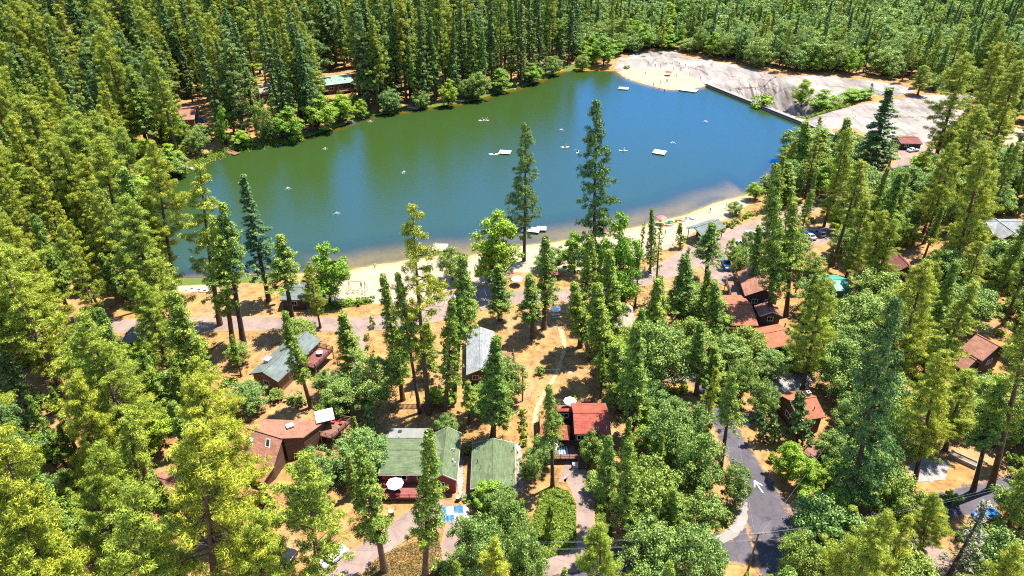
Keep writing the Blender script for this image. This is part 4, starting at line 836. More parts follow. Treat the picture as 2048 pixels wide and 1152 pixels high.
for s_, cb in ((81, .12), (82, .2)): proto('fir_wide', 36, 6.5, 'fir', 'bark', conifer(s_, 36, 6.5, cb, 1.05, 7, (.65, 30), 2.6, .22, .07, sh_pine2, (-.02, -.05), nmode='spray', r=.55))
for s_, cb in ((11, .1), (12, .2), (13, .3), (14, .14)): proto('cedar', 28, 3.1, 'cedar', 'bark_red', conifer(s_, 28, 3.1, cb, .5, 6, (.48, 26), 2.4, .17, .065, sh_cedar, (-.05, -.1), nmode='spray', dead=6))
for s_ in (15, 16): proto('cedar_high', 28, 3.1, 'cedar', 'bark', conifer(s_, 28, 3.1, .48, .5, 6, (.48, 26), 2.4, .17, .065, sh_cedar, (-.05, -.1), nmode='spray', dead=14))
for s_, cb in ((21, .06), (22, .14), (23, .25)): proto('fir', 36, 4.0, 'fir', 'bark', conifer(s_, 36, 4.0, cb, .95, 8, (.42, 18), 3.0, .21, .08, sh_fir, (.02, -.16), nmode='flat', dead=6))
for s_ in (31, 32): proto('snag', 24, 2.6, 'dry' if s_ == 32 else 'pine', 'bark', conifer(s_, 24, 2.6, .2, .75, 5, (.3, 4), 1.4, .26, .1, sh_fir, (-.05, -.25), r=.24, dead=30, sparse=.75))
for s_ in (41, 42, 43, 44): proto('oak', 11, 4.4, 'oak', 'bark', broadleaf(s_, 11, 4.4, .14, 105, 200, .135, .085, .24, .3))
for s_ in (51, 52): proto('maple', 12, 3.6, 'maple', 'bark', broadleaf(s_, 12, 3.6, .12, 70, 240, .14, .09, .2, .9))
for s_ in (61, 62, 63): proto('shrub', 2.2, 1.5, ('oak', 'maple', 'cedar')[s_ - 61], 'bark', broadleaf(s_, 2.2, 1.5, .06, 22, 90, .13, .085, .05, .4))
for s_ in (71, 72): proto('sapling', 6, 1.7, ('cedar', 'fir')[s_ - 71], 'bark', conifer(s_, 6, 1.7, .1, .3, 6, (.25, 8), 3.2, .17, .09, sh_cedar, (.05, -.1), r=.1, dead=0, nmode='spray'))

NAMES = {'fir_wide': ('fir_tree', 'fir'), 'pine_wide': ('pine_tree', 'pine'), 'pine': ('pine_tree', 'pine'), 'cedar': ('cedar_tree', 'cedar'), 'cedar_high': ('cedar_tree', 'cedar'), 'fir': ('fir_tree', 'fir'), 'snag': ('bare_pine', 'pine'), 'oak': ('oak_tree', 'oak'), 'maple': ('maple_tree', 'maple'), 'shrub': ('shrub', 'shrub'), 'sapling': ('conifer_sapling', 'sapling')}
LOOK = {'fir_wide': 'broad dark fir', 'pine_wide': 'broad yellow green pine', 'pine': 'bushy yellow green pine', 'cedar': 'dense green cedar', 'cedar_high': 'cedar with long bare trunk', 'fir': 'pointed dark fir', 'snag': 'sparse half-bare pine', 'oak': 'round leafy oak', 'maple': 'bright green leafy tree', 'shrub': 'low leafy shrub', 'sapling': 'small pointed conifer'}
COUNT = {}
LANDMARKS += [(G(u, v), n_) for u, v, n_ in ((463, 300, 'the brown plank dock'), (375, 330, 'the long gangway dock'), (690, 240, 'the low dark dock'), (826, 212, 'the grey far dock'), (919, 198, 'the white far dock'), (1035, 175, 'the bend of the far bank'), (1170, 135, 'the grassy lake head'), (1300, 110, 'the granite dome'),
    (1480, 135, 'the rock fence end'), (1640, 150, 'the granite slab'), (1830, 180, 'the granite slab corner'), (1650, 262, 'the dam end'), (1950, 290, 'the sandy car park'), (640, 585, 'the turquoise tent'), (716, 585, 'the swing set'), (1111, 634, 'the picnic parasol'), (1925, 922, 'the stone planter'), (1500, 1000, 'the painted road arrow'), (1500, 1150, 'the junction utility pole'), (571, 1128, 'the black parked car'), (985, 1140, 'the red pickup'), (1970, 1035, 'the deep blue car'), (1762, 425, 'the dark parked car'), (1172, 1040, 'the narrow driveway'))]
SIDE = ('lakeward of', 'just past', 'uphill of', 'downhill of')
def place_name(p):
    best = min(LANDMARKS, key=lambda l: (l[0].xy - p.xy).length); d = (best[0].xy - p.xy).length
    for lim, w_ in ((8, 'hard against'), (14, 'close beside'), (22, 'near'), (34, 'in the trees around'), (50, 'some way from'), (80, 'deep beyond'), (140, 'far beyond')):
        if d < lim: return w_ + ' ' + best[1]
    return None
def plant(kind, p, H, Rr=None, tilt=(0, 0), where=None, var=None):
    if kind == 'pine' and Rr and Rr / H > .165: kind, var = 'pine_wide', None
    P = PROTO[kind][var if var is not None else rnd.randrange(len(PROTO[kind]))]
    sz = H / P['H']; sx = (Rr / P['R']) if Rr else sz * rnd.uniform(.88, 1.12)
    nm, cat = NAMES[kind]; size = ''
    if kind not in ('shrub', 'sapling'): size = 'towering ' if H > 36 else 'tall ' if H > 26 else 'medium ' if H > 14 else 'small '
    w_ = where or place_name(p) or 'in the wood around the lake'
    q_ = sx / sz; size += ('slender ' if q_ < .95 else 'full ' if q_ > 1.22 else '') if kind not in ('shrub', 'sapling') else ('tiny ' if H < 1.5 else '')
    t = thing(nm, size + LOOK[kind] + ' ' + w_, cat, p, 0, LOOK[kind] + 's ' + w_)
    t.scale = (sx, sx, sz); t.rotation_euler = (tilt[0], tilt[1], rnd.uniform(0, 6.28))
    t.rotation_mode = 'XYZ'
    if tilt != (0, 0):
        q = Matrix.Rotation(tilt[0], 3, 'X') @ Matrix.Rotation(tilt[1], 3, 'Y') @ Matrix.Rotation(rnd.uniform(0, 6.28), 3, 'Z'); t.rotation_euler = q.to_euler()
    link('trunk', P['trunk'], t); link('crown', P['crown'], t); COUNT[nm] = COUNT.get(nm, 0) + 1
    return t
def height_for(p, v):
    """tree height at ground point p whose top shows at photo row v"""
    b = (576 - v) / FPX; dy, dz = CP + b * SP, -SP + b * CP
    return CAM_H + p.y * dz / dy - p.z
PLACED = []
def hand(kind, bu, bv, tu, tv, wpx=None, var=None, where=None):
    p = G(bu, bv); H = max(1.0, height_for(p, tv)); u, v, d = project((p.x, p.y, p.z + H)); dxm = (tu - u) * d / FPX; dm = project((p.x, p.y, p.z + H * .55))[2]
    Rr = wpx / 2 * dm / FPX / .92 if wpx else None
    Rr = Rr * {'pine': 1.22, 'cedar': 1.04, 'cedar_high': 1.04, 'fir': 1.3, 'fir_wide': 1.2, 'oak': 1.0}.get(kind, 1.0) if Rr and wpx < 92 else Rr
    ty = max(-.2, min(.2, math.atan2(dxm, H))); plant(kind, p, H, Rr, (0, ty), where, var); PLACED.append((p.x, p.y, kind, H, Rr or H * .12))
HAND = [
 # around the lake and on the near shore
 ('pine', 858, 828, 828, 405, 84, 0), ('cedar_high', 840, 826, 790, 545, 52), ('cedar', 806, 800, 772, 548, 62, 1), ('cedar_high', 906, 805, 926, 505, 78), ('cedar', 890, 840, 900, 600, 60, 2), ('fir_wide', 1188, 610, 1196, 203, 88, 0), ('fir_wide', 1048, 522, 1050, 238, 60, 1),
 ('cedar_high', 588, 662, 567, 470, 76), ('pine', 641, 656, 618, 525, 44, 1), ('maple', 660, 605, 655, 490, 78), ('fir', 538, 602, 490, 345, 62, 2), ('pine', 440, 650, 394, 325, 82, 0), ('pine', 347, 560, 300, 280, 78, 3),
 ('pine', 331, 562, 292, 395, 62, 1), ('cedar_high', 487, 688, 452, 405, 78), ('cedar', 466, 690, 425, 430, 70, 2), ('cedar', 702, 750, 678, 625, 66, 0), ('sapling', 741, 874, 742, 803, 42), ('cedar_high', 1105, 974, 1095, 768, 56), ('cedar', 850, 1152, 850, 860, 82, 2),
 ('cedar', 769, 1142, 722, 888, 92, 2), ('maple', 997, 575, 990, 430, 98), ('cedar', 1088, 658, 1086, 475, 62, 2), ('cedar', 1065, 676, 1056, 545, 60, 2), ('cedar', 985, 882, 990, 668, 82, 1), ('cedar', 1000, 640, 1003, 530, 60, 1), ('cedar', 925, 650, 930, 540, 55, 0),
 ('oak', 905, 560, 905, 498, 55), ('oak', 1100, 540, 1100, 500, 55), ('maple', 1150, 545, 1145, 470, 60), ('cedar', 1160, 694, 1175, 470, 66, 2), ('cedar', 1205, 765, 1195, 560, 80, 1), ('maple', 1243, 640, 1243, 432, 82), ('cedar', 1225, 700, 1222, 500, 66, 1), ('cedar', 1300, 545, 1303, 415, 30, 0),
 ('snag', 1270, 614, 1288, 445, 40, 0), ('snag', 1310, 602, 1327, 436, 44, 0), ('snag', 1352, 640, 1378, 490, 42, 1), ('snag', 1265, 590, 1240, 500, 36, 1), ('cedar', 1352, 660, 1365, 508, 72, 2), ('cedar_high', 1411, 592, 1424, 448, 66), ('cedar', 1262, 880, 1268, 640, 82, 1), ('cedar', 1290, 730, 1320, 560, 66, 1),
 ('cedar', 1240, 820, 1225, 680, 76, 0), ('cedar', 1180, 720, 1150, 560, 62, 2), ('oak', 1320, 780, 1312, 650, 120), ('oak', 1375, 720, 1385, 640, 80), ('cedar', 1440, 700, 1428, 560, 60, 1), ('cedar', 1392, 790, 1402, 640, 58, 1), ('cedar', 1440, 790, 1420, 690, 56, 0), ('oak', 1265, 720, 1262, 660, 66),
 ('cedar_high', 1440, 943, 1463, 742, 60), ('sapling', 1528, 884, 1526, 815, 40), ('sapling', 1549, 884, 1553, 822, 38), ('sapling', 1594, 884, 1614, 782, 62), ('maple', 1578, 955, 1574, 890, 62), ('maple', 1618, 985, 1612, 920, 60), ('oak', 1525, 830, 1522, 760, 60),
 ('oak', 1470, 1010, 1462, 925, 62), ('oak', 1400, 1000, 1395, 870, 100), ('oak', 1345, 940, 1340, 820, 100), ('cedar', 1245, 1095, 1252, 880, 66, 2), ('cedar', 1215, 1060, 1222, 870, 60, 2), ('oak', 1310, 1060, 1300, 925, 110), ('oak', 1390, 920, 1385, 810, 80), ('oak', 1400, 1075, 1390, 985, 90), ('cedar', 1345, 1090, 1345, 970, 60, 0),
 ('oak', 1195, 930, 1185, 868, 52), ('oak', 1300, 1150, 1300, 1055, 120), ('oak', 1400, 1170, 1390, 1065, 110), ('pine', 1205, 1240, 1200, 1050, 120, 2), ('oak', 1085, 935, 1080, 875, 52), ('oak', 1060, 960, 1062, 905, 45), ('maple', 975, 1020, 985, 965, 60), ('oak', 950, 1150, 945, 1040, 100), ('oak', 1010, 1100, 1015, 1000, 80), ('oak', 1045, 1180, 1040, 1060, 90), ('sapling', 1098, 1080, 1098, 1010, 36),
 ('oak', 1000, 1040, 1005, 975, 60), ('sapling', 1052, 1060, 1048, 1000, 36), ('oak', 740, 820, 745, 725, 95), ('oak', 660, 790, 648, 740, 50), ('oak', 600, 690, 596, 640, 60), ('cedar', 622, 815, 574, 622, 56, 2), ('oak', 500, 820, 490, 770, 70), ('cedar', 790, 745, 795, 650, 50, 0), ('cedar', 850, 760, 850, 640, 52, 0),
 ('oak', 960, 830, 958, 770, 70), ('oak', 1010, 800, 1020, 720, 70), ('cedar_high', 938, 848, 935, 760, 40), ('maple', 868, 810, 868, 775, 40), ('maple', 895, 812, 893, 780, 36), ('oak', 895, 870, 893, 830, 46),
 ('cedar', 300, 565, 252, 330, 84, 1), ('pine', 255, 545, 200, 270, 110, 3), ('pine', 287, 490, 240, 255, 96, 2), ('cedar', 330, 600, 290, 470, 70, 0), ('pine', 235, 440, 190, 220, 96, 4), ('maple', 262, 405, 255, 350, 70), ('maple', 300, 372, 296, 318, 60), ('oak', 350, 350, 345, 305, 56),
 # right side
 ('cedar', 1538, 640, 1556, 320, 72, 1), ('cedar', 1512, 585, 1524, 450, 50, 1), ('cedar_high', 1572, 632, 1595, 400, 62), ('pine', 1604, 782, 1655, 548, 100, 0), ('pine', 1786, 785, 1855, 520, 130, 1), ('fir_wide', 1692, 1040, 1800, 600, 140, 0), ('fir', 1742, 345, 1773, 173, 74, 0), ('cedar', 1690, 345, 1700, 235, 58, 0), ('cedar', 1600, 365, 1607, 238, 58, 0),
 ('cedar', 1640, 372, 1648, 258, 52, 1), ('cedar', 1572, 410, 1582, 325, 56, 0), ('maple', 1660, 400, 1665, 320, 60), ('cedar', 1710, 430, 1720, 320, 62, 1), ('pine', 1866, 335, 1932, 105, 84, 0), ('pine', 1940, 262, 2000, 85, 60, 1), ('pine', 1905, 380, 1965, 210, 70, 2), ('pine', 1985, 300, 2040, 120, 70, 3), ('pine', 1900, 560, 1975, 290, 84, 1), ('pine', 1725, 600, 1770, 420, 60, 1), ('pine', 1740, 610, 1790, 440, 60, 3),
 ('pine', 1692, 555, 1735, 395, 54, 1), ('cedar', 1555, 560, 1560, 440, 50, 2), ('oak', 1490, 560, 1490, 500, 50), ('maple', 1470, 535, 1466, 478, 30), ('oak', 1500, 520, 1502, 465, 40), ('oak', 1710, 700, 1710, 600, 110), ('oak', 1690, 790, 1690, 690, 100), ('oak', 1760, 840, 1775, 740, 110), ('pine', 1830, 960, 1890, 700, 120, 2), ('pine', 1980, 980, 2075, 620, 120, 1), ('cedar_high', 1945, 985, 2010, 770, 66), ('pine', 1890, 900, 1940, 740, 90, 3),
 ('pine', 1826, 1130, 1870, 985, 66, 1), ('pine', 1838, 1105, 1878, 1000, 66, 0), ('snag', 1888, 1170, 1965, 995, 90, 1), ('oak', 1650, 1120, 1640, 1010, 130), ('oak', 1720, 1160, 1730, 1060, 100), ('oak', 1600, 1165, 1592, 1075, 80), ('cedar', 1690, 1120, 1712, 1010, 66, 0), ('oak', 1990, 1170, 1990, 1075, 130), ('oak', 1800, 1190, 1800, 1110, 120), ('oak', 1740, 1000, 1740, 900, 110), ('oak', 1790, 1060, 1800, 960, 90), ('oak', 2040, 1060, 2050, 960, 100),
 ('oak', 1960, 850, 1970, 760, 110), ('oak', 1860, 840, 1870, 760, 90), ('oak', 1640, 660, 1650, 590, 70), ('oak', 1500, 720, 1490, 660, 70), ('oak', 1540, 760, 1540, 710, 70), ('oak', 1480, 800, 1490, 720, 56), ('maple', 1510, 400, 1502, 366, 36), ('oak', 1472, 430, 1468, 405, 30), ('sapling', 1362, 497, 1357, 448, 26),
 # dam gully and far shore
 ('maple', 1600, 222, 1610, 162, 40), ('shrub', 1525, 212, 1525, 190, 44), ('maple', 1650, 200, 1650, 182, 55), ('maple', 1715, 195, 1715, 180, 55), ('maple', 1207, 130, 1208, 75, 46), ('oak', 1165, 140, 1165, 110, 30), ('pine', 1835, 190, 1850, 130, 40, 1), ('snag', 1740, 195, 1745, 165, 24, 1), ('sapling', 1640, 252, 1642, 234, 14),
 ('maple', 575, 282, 575, 215, 56), ('maple', 635, 262, 640, 190, 62), ('maple', 680, 245, 690, 190, 50), ('oak', 780, 226, 780, 180, 44), ('maple', 896, 214, 897, 160, 34), ('oak', 955, 200, 955, 145, 46), ('maple', 1000, 184, 1000, 140, 44), ('maple', 1060, 166, 1065, 128, 44), ('oak', 1105, 150, 1105, 112, 36), ('oak', 525, 288, 525, 200, 38), ('maple', 485, 295, 485, 262, 42), ('maple', 445, 300, 440, 215, 26), ('oak', 545, 285, 540, 240, 34), ('oak', 930, 200, 928, 160, 32), ('maple', 720, 236, 722, 200, 30), ('oak', 840, 216, 840, 180, 36), ('maple', 300, 330, 290, 280, 50), ('maple', 340, 345, 335, 290, 50), ('maple', 270, 320, 262, 270, 46),
 ('maple', 1225, 112, 1225, 80, 44), ('oak', 1262, 100, 1262, 74, 44), ('oak', 1300, 96, 1300, 68, 50), ('maple', 1340, 97, 1340, 70, 44), ('oak', 1240, 104, 1242, 66, 40), ('oak', 1380, 102, 1382, 78, 44), ('oak', 1280, 95, 1280, 60, 40), ('maple', 1180, 128, 1182, 96, 34),
 # near pines at the foot of the picture
 ('pine', 440, 1290, 388, 836, 250, 2), ('pine', 645, 1270, 604, 895, 150, 0), ('pine', 530, 1330, 512, 1020, 170, 0), ('pine', 330, 1330, 270, 960, 220, 0), ('pine', 120, 1300, 40, 850, 230, 4), ('pine', 250, 1200, 205, 880, 150, 2), ('pine', 300, 1100, 255, 820, 110, 1), ('pine', 200, 1020, 150, 740, 120, 3),
]
for h_ in HAND: hand(*h_)
# the wall of tall conifers along the far bank
wall_u = list(range(452, 1150, 19)) + list(range(470, 1150, 27))
for k, u_ in enumerate(wall_u):
    sv = np.interp(u_, [440, 480, 560, 610, 665, 735, 800, 870, 930, 1000, 1065, 1130, 1180], [310, 297, 285, 275, 258, 235, 224, 214, 205, 186, 168, 141, 136])
    v_ = sv - rnd.uniform(5, 22) - (9 if k > 36 else 0)
    if any(a_ - 12 < u_ < c_ + 12 and v_ > t_ for a_, c_, t_ in ((645, 708, 150), (508, 545, 168), (345, 420, 208))): continue
    p_ = G(u_, v_); kd = rnd.choice(('fir', 'fir_wide', 'pine', 'fir', 'cedar')); H_ = rnd.uniform(36, 50) if kd != 'cedar' else rnd.uniform(26, 36)
    if any((p_.x - a_) ** 2 + (p_.y - b_) ** 2 < r_ * r_ for a_, b_, r_ in FOOT): continue
    Rr_ = H_ * PROTO[kd][0]['R'] / PROTO[kd][0]['H'] * rnd.uniform(.85, 1.15); plant(kd, p_, H_, Rr_, (rnd.uniform(-.02, .02), rnd.uniform(-.03, .03))); PLACED.append((p_.x, p_.y, kd, H_, Rr_))

# --- the rest of the wood: scattered by zone, kept clear of what the photograph shows between the trees
KEEP = [[(395, 338), (440, 316), (560, 292), (665, 266), (735, 242), (870, 222), (930, 212), (1065, 176), (1130, 146), (1180, 140), (1232, 142), (1262, 163), (1340, 183), (1420, 175), (1560, 232), (1600, 250), (1560, 318), (1535, 355), (1440, 398), (1370, 428), (1284, 449), (1150, 470), (960, 500), (790, 520), (700, 535), (610, 540), (430, 545), (400, 470), (420, 400), (400, 360)],
 [(690, 540), (960, 505), (970, 540), (1000, 575), (1010, 630), (870, 640), (755, 660), (755, 600), (690, 600)], [(520, 640), (750, 605), (750, 655), (520, 660)], [(690, 650), (738, 650), (738, 770), (690, 770)], [(735, 665), (770, 668), (785, 765), (740, 765)],
 [(500, 745), (590, 660), (652, 670), (645, 718), (560, 775), (510, 772)], [(930, 650), (1015, 655), (1000, 750), (930, 750)], [(1060, 595), (1130, 600), (1130, 640), (1180, 700), (1190, 790), (1160, 805), (1040, 870), (1045, 770), (1070, 700)], [(755, 805), (940, 815), (1060, 830), (1070, 985), (925, 1000), (930, 1040), (755, 1050)],
 [(488, 850), (650, 812), (708, 842), (690, 895), (565, 885), (545, 970), (495, 940)], [(1070, 800), (1228, 805), (1228, 885), (1180, 950), (1195, 1095), (1150, 1100), (1080, 1115), (1075, 960)], [(1435, 845), (1485, 845), (1560, 960), (1600, 1010), (1580, 1050), (1520, 1085), (1440, 1100), (1480, 1040), (1500, 960)],
 [(1462, 550), (1515, 545), (1565, 600), (1595, 640), (1598, 692), (1540, 700), (1462, 652)], [(1650, 548), (1714, 548), (1714, 600), (1680, 600)], [(1778, 510), (1850, 510), (1842, 565), (1775, 560)], [(1908, 705), (1965, 655), (2014, 690), (2008, 745), (1930, 745)], [(1982, 432), (2048, 430), (2048, 472), (1984, 472)], [(1596, 775), (1672, 765), (1645, 860), (1620, 850)],
 [(1440, 478), (1560, 440), (1570, 468), (1475, 520), (1475, 545), (1430, 560), (1420, 520)], [(1605, 455), (1665, 455), (1660, 485), (1605, 505)], [(1372, 432), (1455, 432), (1455, 480), (1372, 480)], [(1308, 438), (1400, 418), (1500, 388), (1505, 420), (1440, 440), (1345, 505), (1305, 510)],
 [(1228, 134), (1245, 108), (1350, 100), (1500, 134), (1640, 148), (1740, 156), (1832, 180), (1960, 188), (1915, 240), (1850, 290), (1700, 252), (1645, 254), (1560, 230), (1420, 175), (1330, 180), (1250, 155)], [(1794, 266), (1850, 268), (1850, 300), (1830, 330), (1790, 335)], [(642, 146), (710, 146), (710, 182), (655, 182)], [(343, 208), (420, 208), (420, 246), (365, 246)],
 [(112, 84), (150, 84), (150, 106), (115, 106)], [(245, 650), (308, 650), (308, 684), (245, 684)], [(1510, 755), (1590, 750), (1590, 800), (1510, 805)], [(1335, 715), (1372, 722), (1372, 760), (1338, 760)], [(1815, 900), (1955, 900), (1945, 960), (1820, 965)], [(1240, 605), (1285, 600), (1285, 660), (1255, 650)], [(700, 1060), (900, 1020), (930, 1100), (720, 1150)], [(1080, 985), (1152, 985), (1152, 1110), (1085, 1120)],
 [(390, 650), (520, 640), (520, 660), (390, 668)], [(480, 295), (450, 285), (480, 225), (500, 240)], [(1880, 1030), (2000, 980), (2010, 1010), (1900, 1060)], [(1820, 1050), (1900, 1060), (1900, 1150), (1850, 1100)], [(505, 165), (545, 165), (545, 192), (510, 192)], [(110, 56), (145, 56), (145, 78), (112, 78)]]
MW, MH = 512, 288; yy, xx = np.mgrid[0:MH, 0:MW]; mp_ = np.stack([xx * 4 + 2, yy * 4 + 2], -1).astype(float); KM = np.zeros((MH, MW), bool)
for p in KEEP: KM |= in_poly(mp_, p)
def blocked(p, H, Rr, cb):
    """share of the tree's outline that would cover something the photograph shows"""
    hit = tot = 0
    for t in (.02, .15, .3, .45, .6, .75, .9, 1.0):
        r_ = Rr * (.15 if t < cb else max(.12, 1 - (t - cb) / (1 - cb)) if t > .5 else .9)
        for s in (-1, -.5, 0, .5, 1):
            u, v, d = project((p[0] + s * r_, p[1], p[2] + t * H)); i, j = int(v / 4), int(u / 4)
            if 0 <= i < MH and 0 <= j < MW: tot += 1; hit += KM[i, j]
            else: tot += .3
    return hit / max(tot, 1)
ROADS = [[tuple(G(u, v))[:2] for u, v in l] for l in (LAKE_ROAD, MAIN_ROAD, LOWER_LANE)]
def zone(u, v, y):
    if y > 345 and u > 1120 - (v < 60) * 0: return 'hill'
    if v < 330 and u < 1250 and y > 175: return 'shore'
    if u < 300 and v < 640: return 'left'
    if u < 520 and v >= 640 and not (u > 230 and v > 1060): return 'left'
    if 230 < u < 760 and v > 1060: return None
    if u < 700 and v > 1010: return 'left'
    if u > 1480 and v < 1400: return 'right'
    if 1180 < u <= 1480 and v > 600: return 'mid'
    if 880 < u <= 1180 and v > 1040: return 'mid'
    if 520 <= u < 760 and 760 < v <= 1010: return 'mid'
    return None
MIX = {'left': (('pine', .3, 25, 38), ('pine_wide', .3, 24, 36), ('cedar', .25, 14, 30), ('fir', .07, 26, 38), ('fir_wide', .06, 24, 34), ('snag', .02, 16, 26)), 'shore': (('pine', .36, 30, 48), ('cedar', .26, 18, 38), ('fir', .18, 24, 48), ('fir_wide', .12, 26, 42), ('oak', .06, 8, 14), ('snag', .02, 18, 30)),
       'right': (('pine', .3, 19, 31), ('cedar', .25, 14, 27), ('oak', .45, 7, 13)), 'mid': (('oak', .4, 5, 9), ('cedar', .5, 10, 21), ('pine', .1, 14, 22)), 'hill': (('oak', .5, 9, 16), ('maple', .22, 8, 14), ('fir', .12, 14, 25), ('cedar', .1, 12, 22), ('pine', .06, 14, 24))}
SPACE = {'left': 6.6, 'shore': 7.0, 'right': 5.8, 'mid': 4.8, 'hill': 5.2}
WHERE = {'left': 'in the dense bright wood by the lake road', 'shore': 'in the tall wood beyond the lake docks', 'right': 'in the open wood by the lodges', 'mid': 'in the thicket beside the dark road', 'hill': 'on the slope beyond the granite dome'}
cells = {}
def near(x, y, r_):
    c = (int(x // 6), int(y // 6))
    for a_ in (-1, 0, 1):
        for b_ in (-1, 0, 1):
            for (q, w_) in cells.get((c[0] + a_, c[1] + b_), ()):
                if (q[0] - x) ** 2 + (q[1] - y) ** 2 < (r_ * (.55 if w_ else 1)) ** 2: return True
    return False
def put(x, y, small=False): cells.setdefault((int(x // 6), int(y // 6)), []).append(((x, y), small))
for x, y, k_, H_, R_ in PLACED: put(x, y, k_ in ('shrub', 'sapling'))
cand = []
y = 40.0
while y < 760:
    half = y * .82 + 46; x = -half
    while x < half:
        cand.append((x + rnd.uniform(-1.6, 1.6), y + rnd.uniform(-1.6, 1.6))); x += 3.4
    y += 3.4
CA = np.array(cand); CHt = height(CA); CSD = sdist(CA, LAKE); RD = np.min([seg_dist(CA, r_, False) for r_ in ROADS], 0); GD = np.min([sdist(CA, p) for p in GRAN], 0); SDD = np.min([sdist(CA, p) for p in SANDS], 0)
order = list(range(len(cand))); rnd.shuffle(order); FILL = []; FAR = []
for i in order:
    x, y = CA[i]; z = CHt[i]
    if CSD[i] < 2.5 or RD[i] < 4.5 or GD[i] < 3 or SDD[i] < 1: continue
    u, v, d = project((x, y, z)); zn = zone(u, v, y)
    if zn is None: continue
    if any((x - a_) ** 2 + (y - b_) ** 2 < r_ * r_ for a_, b_, r_ in FOOT): continue
    if near(x, y, SPACE[zn]): continue
    k = rnd.random(); acc = 0; bank = zn == 'shore' and CSD[i] < 13 and rnd.random() < .8
    for kind, w_, h0, h1 in (MIX[zn] if not bank else (('maple', .5, 7, 14), ('oak', .5, 6, 13))):
        acc += w_
        if k <= acc: break
    H = rnd.uniform(h0, h1); Rr = H * PROTO[kind][0]['R'] / PROTO[kind][0]['H'] * rnd.choice((rnd.uniform(.8, 1.1), rnd.uniform(1.0, 1.35), rnd.uniform(1.2, 1.6))); ok = False
    for f in (1.0, .75, .55):
        if blocked((x, y, z), H * f, Rr * f, .2) <= (.06 if zn != 'shore' else .04): ok = True; break
    if not ok: continue
    H *= f; Rr *= f
    tu, tv, td = project((x, y, z + H))
    if tv > 1160 or max(u, tu) < -70 or min(u, tu) > 2120 or v < -330: continue
    put(x, y); rec = (H * FPX / d, kind, x, y, z, H, Rr, zn); FILL.append(rec)
FILL.sort(key=lambda r_: -r_[0]); LIM = {'bare_pine': 60, 'pine_tree': 290, 'cedar_tree': 250, 'fir_tree': 290, 'oak_tree': 230, 'maple_tree': 200}
for s_, kind, x, y, z, H, Rr, zn in FILL:
    if COUNT.get(NAMES[kind][0], 0) < LIM[NAMES[kind][0]] and y < 420: plant(kind, Vector((x, y, z)), H, Rr, (rnd.uniform(-.02, .02), rnd.uniform(-.03, .03)), place_name(Vector((x, y, z))) or WHERE[zn])
    else: FAR.append((kind, x, y, z, H, Rr))
# lower trees in the gaps
for i in order:
    x, y = CA[i]; z = CHt[i]
    if y > 330 or CSD[i] < 3 or RD[i] < 4.5 or SDD[i] < 1.5 or GD[i] < 2 or near(x, y, 4.1): continue
    u, v, d = project((x, y, z)); zn = zone(u, v, y)
    if zn not in ('left', 'right', 'mid', 'shore') or not (-40 < u < 2090 and v < 1250): continue
    if any((x - a_) ** 2 + (y - b_) ** 2 < r_ * r_ for a_, b_, r_ in FOOT): continue
    kind = 'cedar' if rnd.random() < (.55 if zn == 'left' else .3) else 'oak' if rnd.random() < .7 else 'maple'
    if COUNT.get(NAMES[kind][0], 0) >= 300 or (zn == 'shore' and rnd.random() < .6): continue
    H = rnd.uniform(7, 15) if kind == 'cedar' else rnd.uniform(5, 10); Rr = H * (.17 if kind == 'cedar' else .42) * rnd.uniform(.9, 1.2)
    if blocked((x, y, z), H, Rr, .1) > .03: continue
    put(x, y); plant(kind, Vector((x, y, z)), H, Rr, (0, 0), place_name(Vector((x, y, z))) or WHERE[zn])
# undergrowth between the trunks
for i in order:
    x, y = CA[i]; z = CHt[i]
    if COUNT.get('shrub', 0) >= 220 or y > 200: continue
    if CSD[i] < 1.5 or RD[i] < 4.2 or SDD[i] < 1 or near(x, y, 2.4): continue
    u, v, d = project((x, y, z)); zn = zone(u, v, y)
    if zn not in ('left', 'right', 'mid') or not (0 < u < 2048 and 0 < v < 1180): continue
    if any((x - a_) ** 2 + (y - b_) ** 2 < r_ * r_ for a_, b_, r_ in FOOT): continue
    H = rnd.uniform(1.2, 3.4); Rr = H * rnd.uniform(.55, .9)
    if blocked((x, y, z), H, Rr, .1) > 0: continue
    put(x, y, True); plant('shrub', Vector((x, y, z)), H, Rr, (0, 0), place_name(Vector((x, y, z))) or WHERE[zn])
print('TREES', COUNT, 'far', len(FAR))
# far wood that reads as one mass: one object, trees instanced by geometry nodes
pcol = bpy.data.collections.new('forest_kinds'); idx = {}
order_k = []
for kind in ('pine', 'cedar', 'fir', 'oak', 'maple'):
    for P in PROTO[kind]:
        if 'all' in P: order_k.append((kind, P))
for i, (kind, P) in enumerate(order_k):
    o = bpy.data.objects.new('tree_%02d' % i, P['all']); pcol.objects.link(o); idx.setdefault(kind, []).append(i)
fm = bpy.data.meshes.new('far_forest'); n = len(FAR); fm.vertices.add(n); co = []; scl = []; rot = []; ix = []
for kind, x, y, z, H, Rr in FAR:
    j = rnd.choice(idx[kind if kind in idx else 'fir']); P = order_k[j][1]; co.append((x, y, z - .1)); scl.append((Rr / P['R'],) * 2 + (H / P['H'],)); rot.append((0, 0, rnd.uniform(0, 6.28))); ix.append(j)
fm.vertices.foreach_set('co', np.array(co, np.float32).ravel())
fm.attributes.new('scl', 'FLOAT_VECTOR', 'POINT').data.foreach_set('vector', np.array(scl, np.float32).ravel()); fm.attributes.new('rot', 'FLOAT_VECTOR', 'POINT').data.foreach_set('vector', np.array(rot, np.float32).ravel()); fm.attributes.new('idx', 'INT', 'POINT').data.foreach_set('value', np.array(ix, np.int32))
far = tagged(link('far_forest', fm), 'distant mixed green wood covering the slopes beyond the lake', 'forest', kind='stuff')
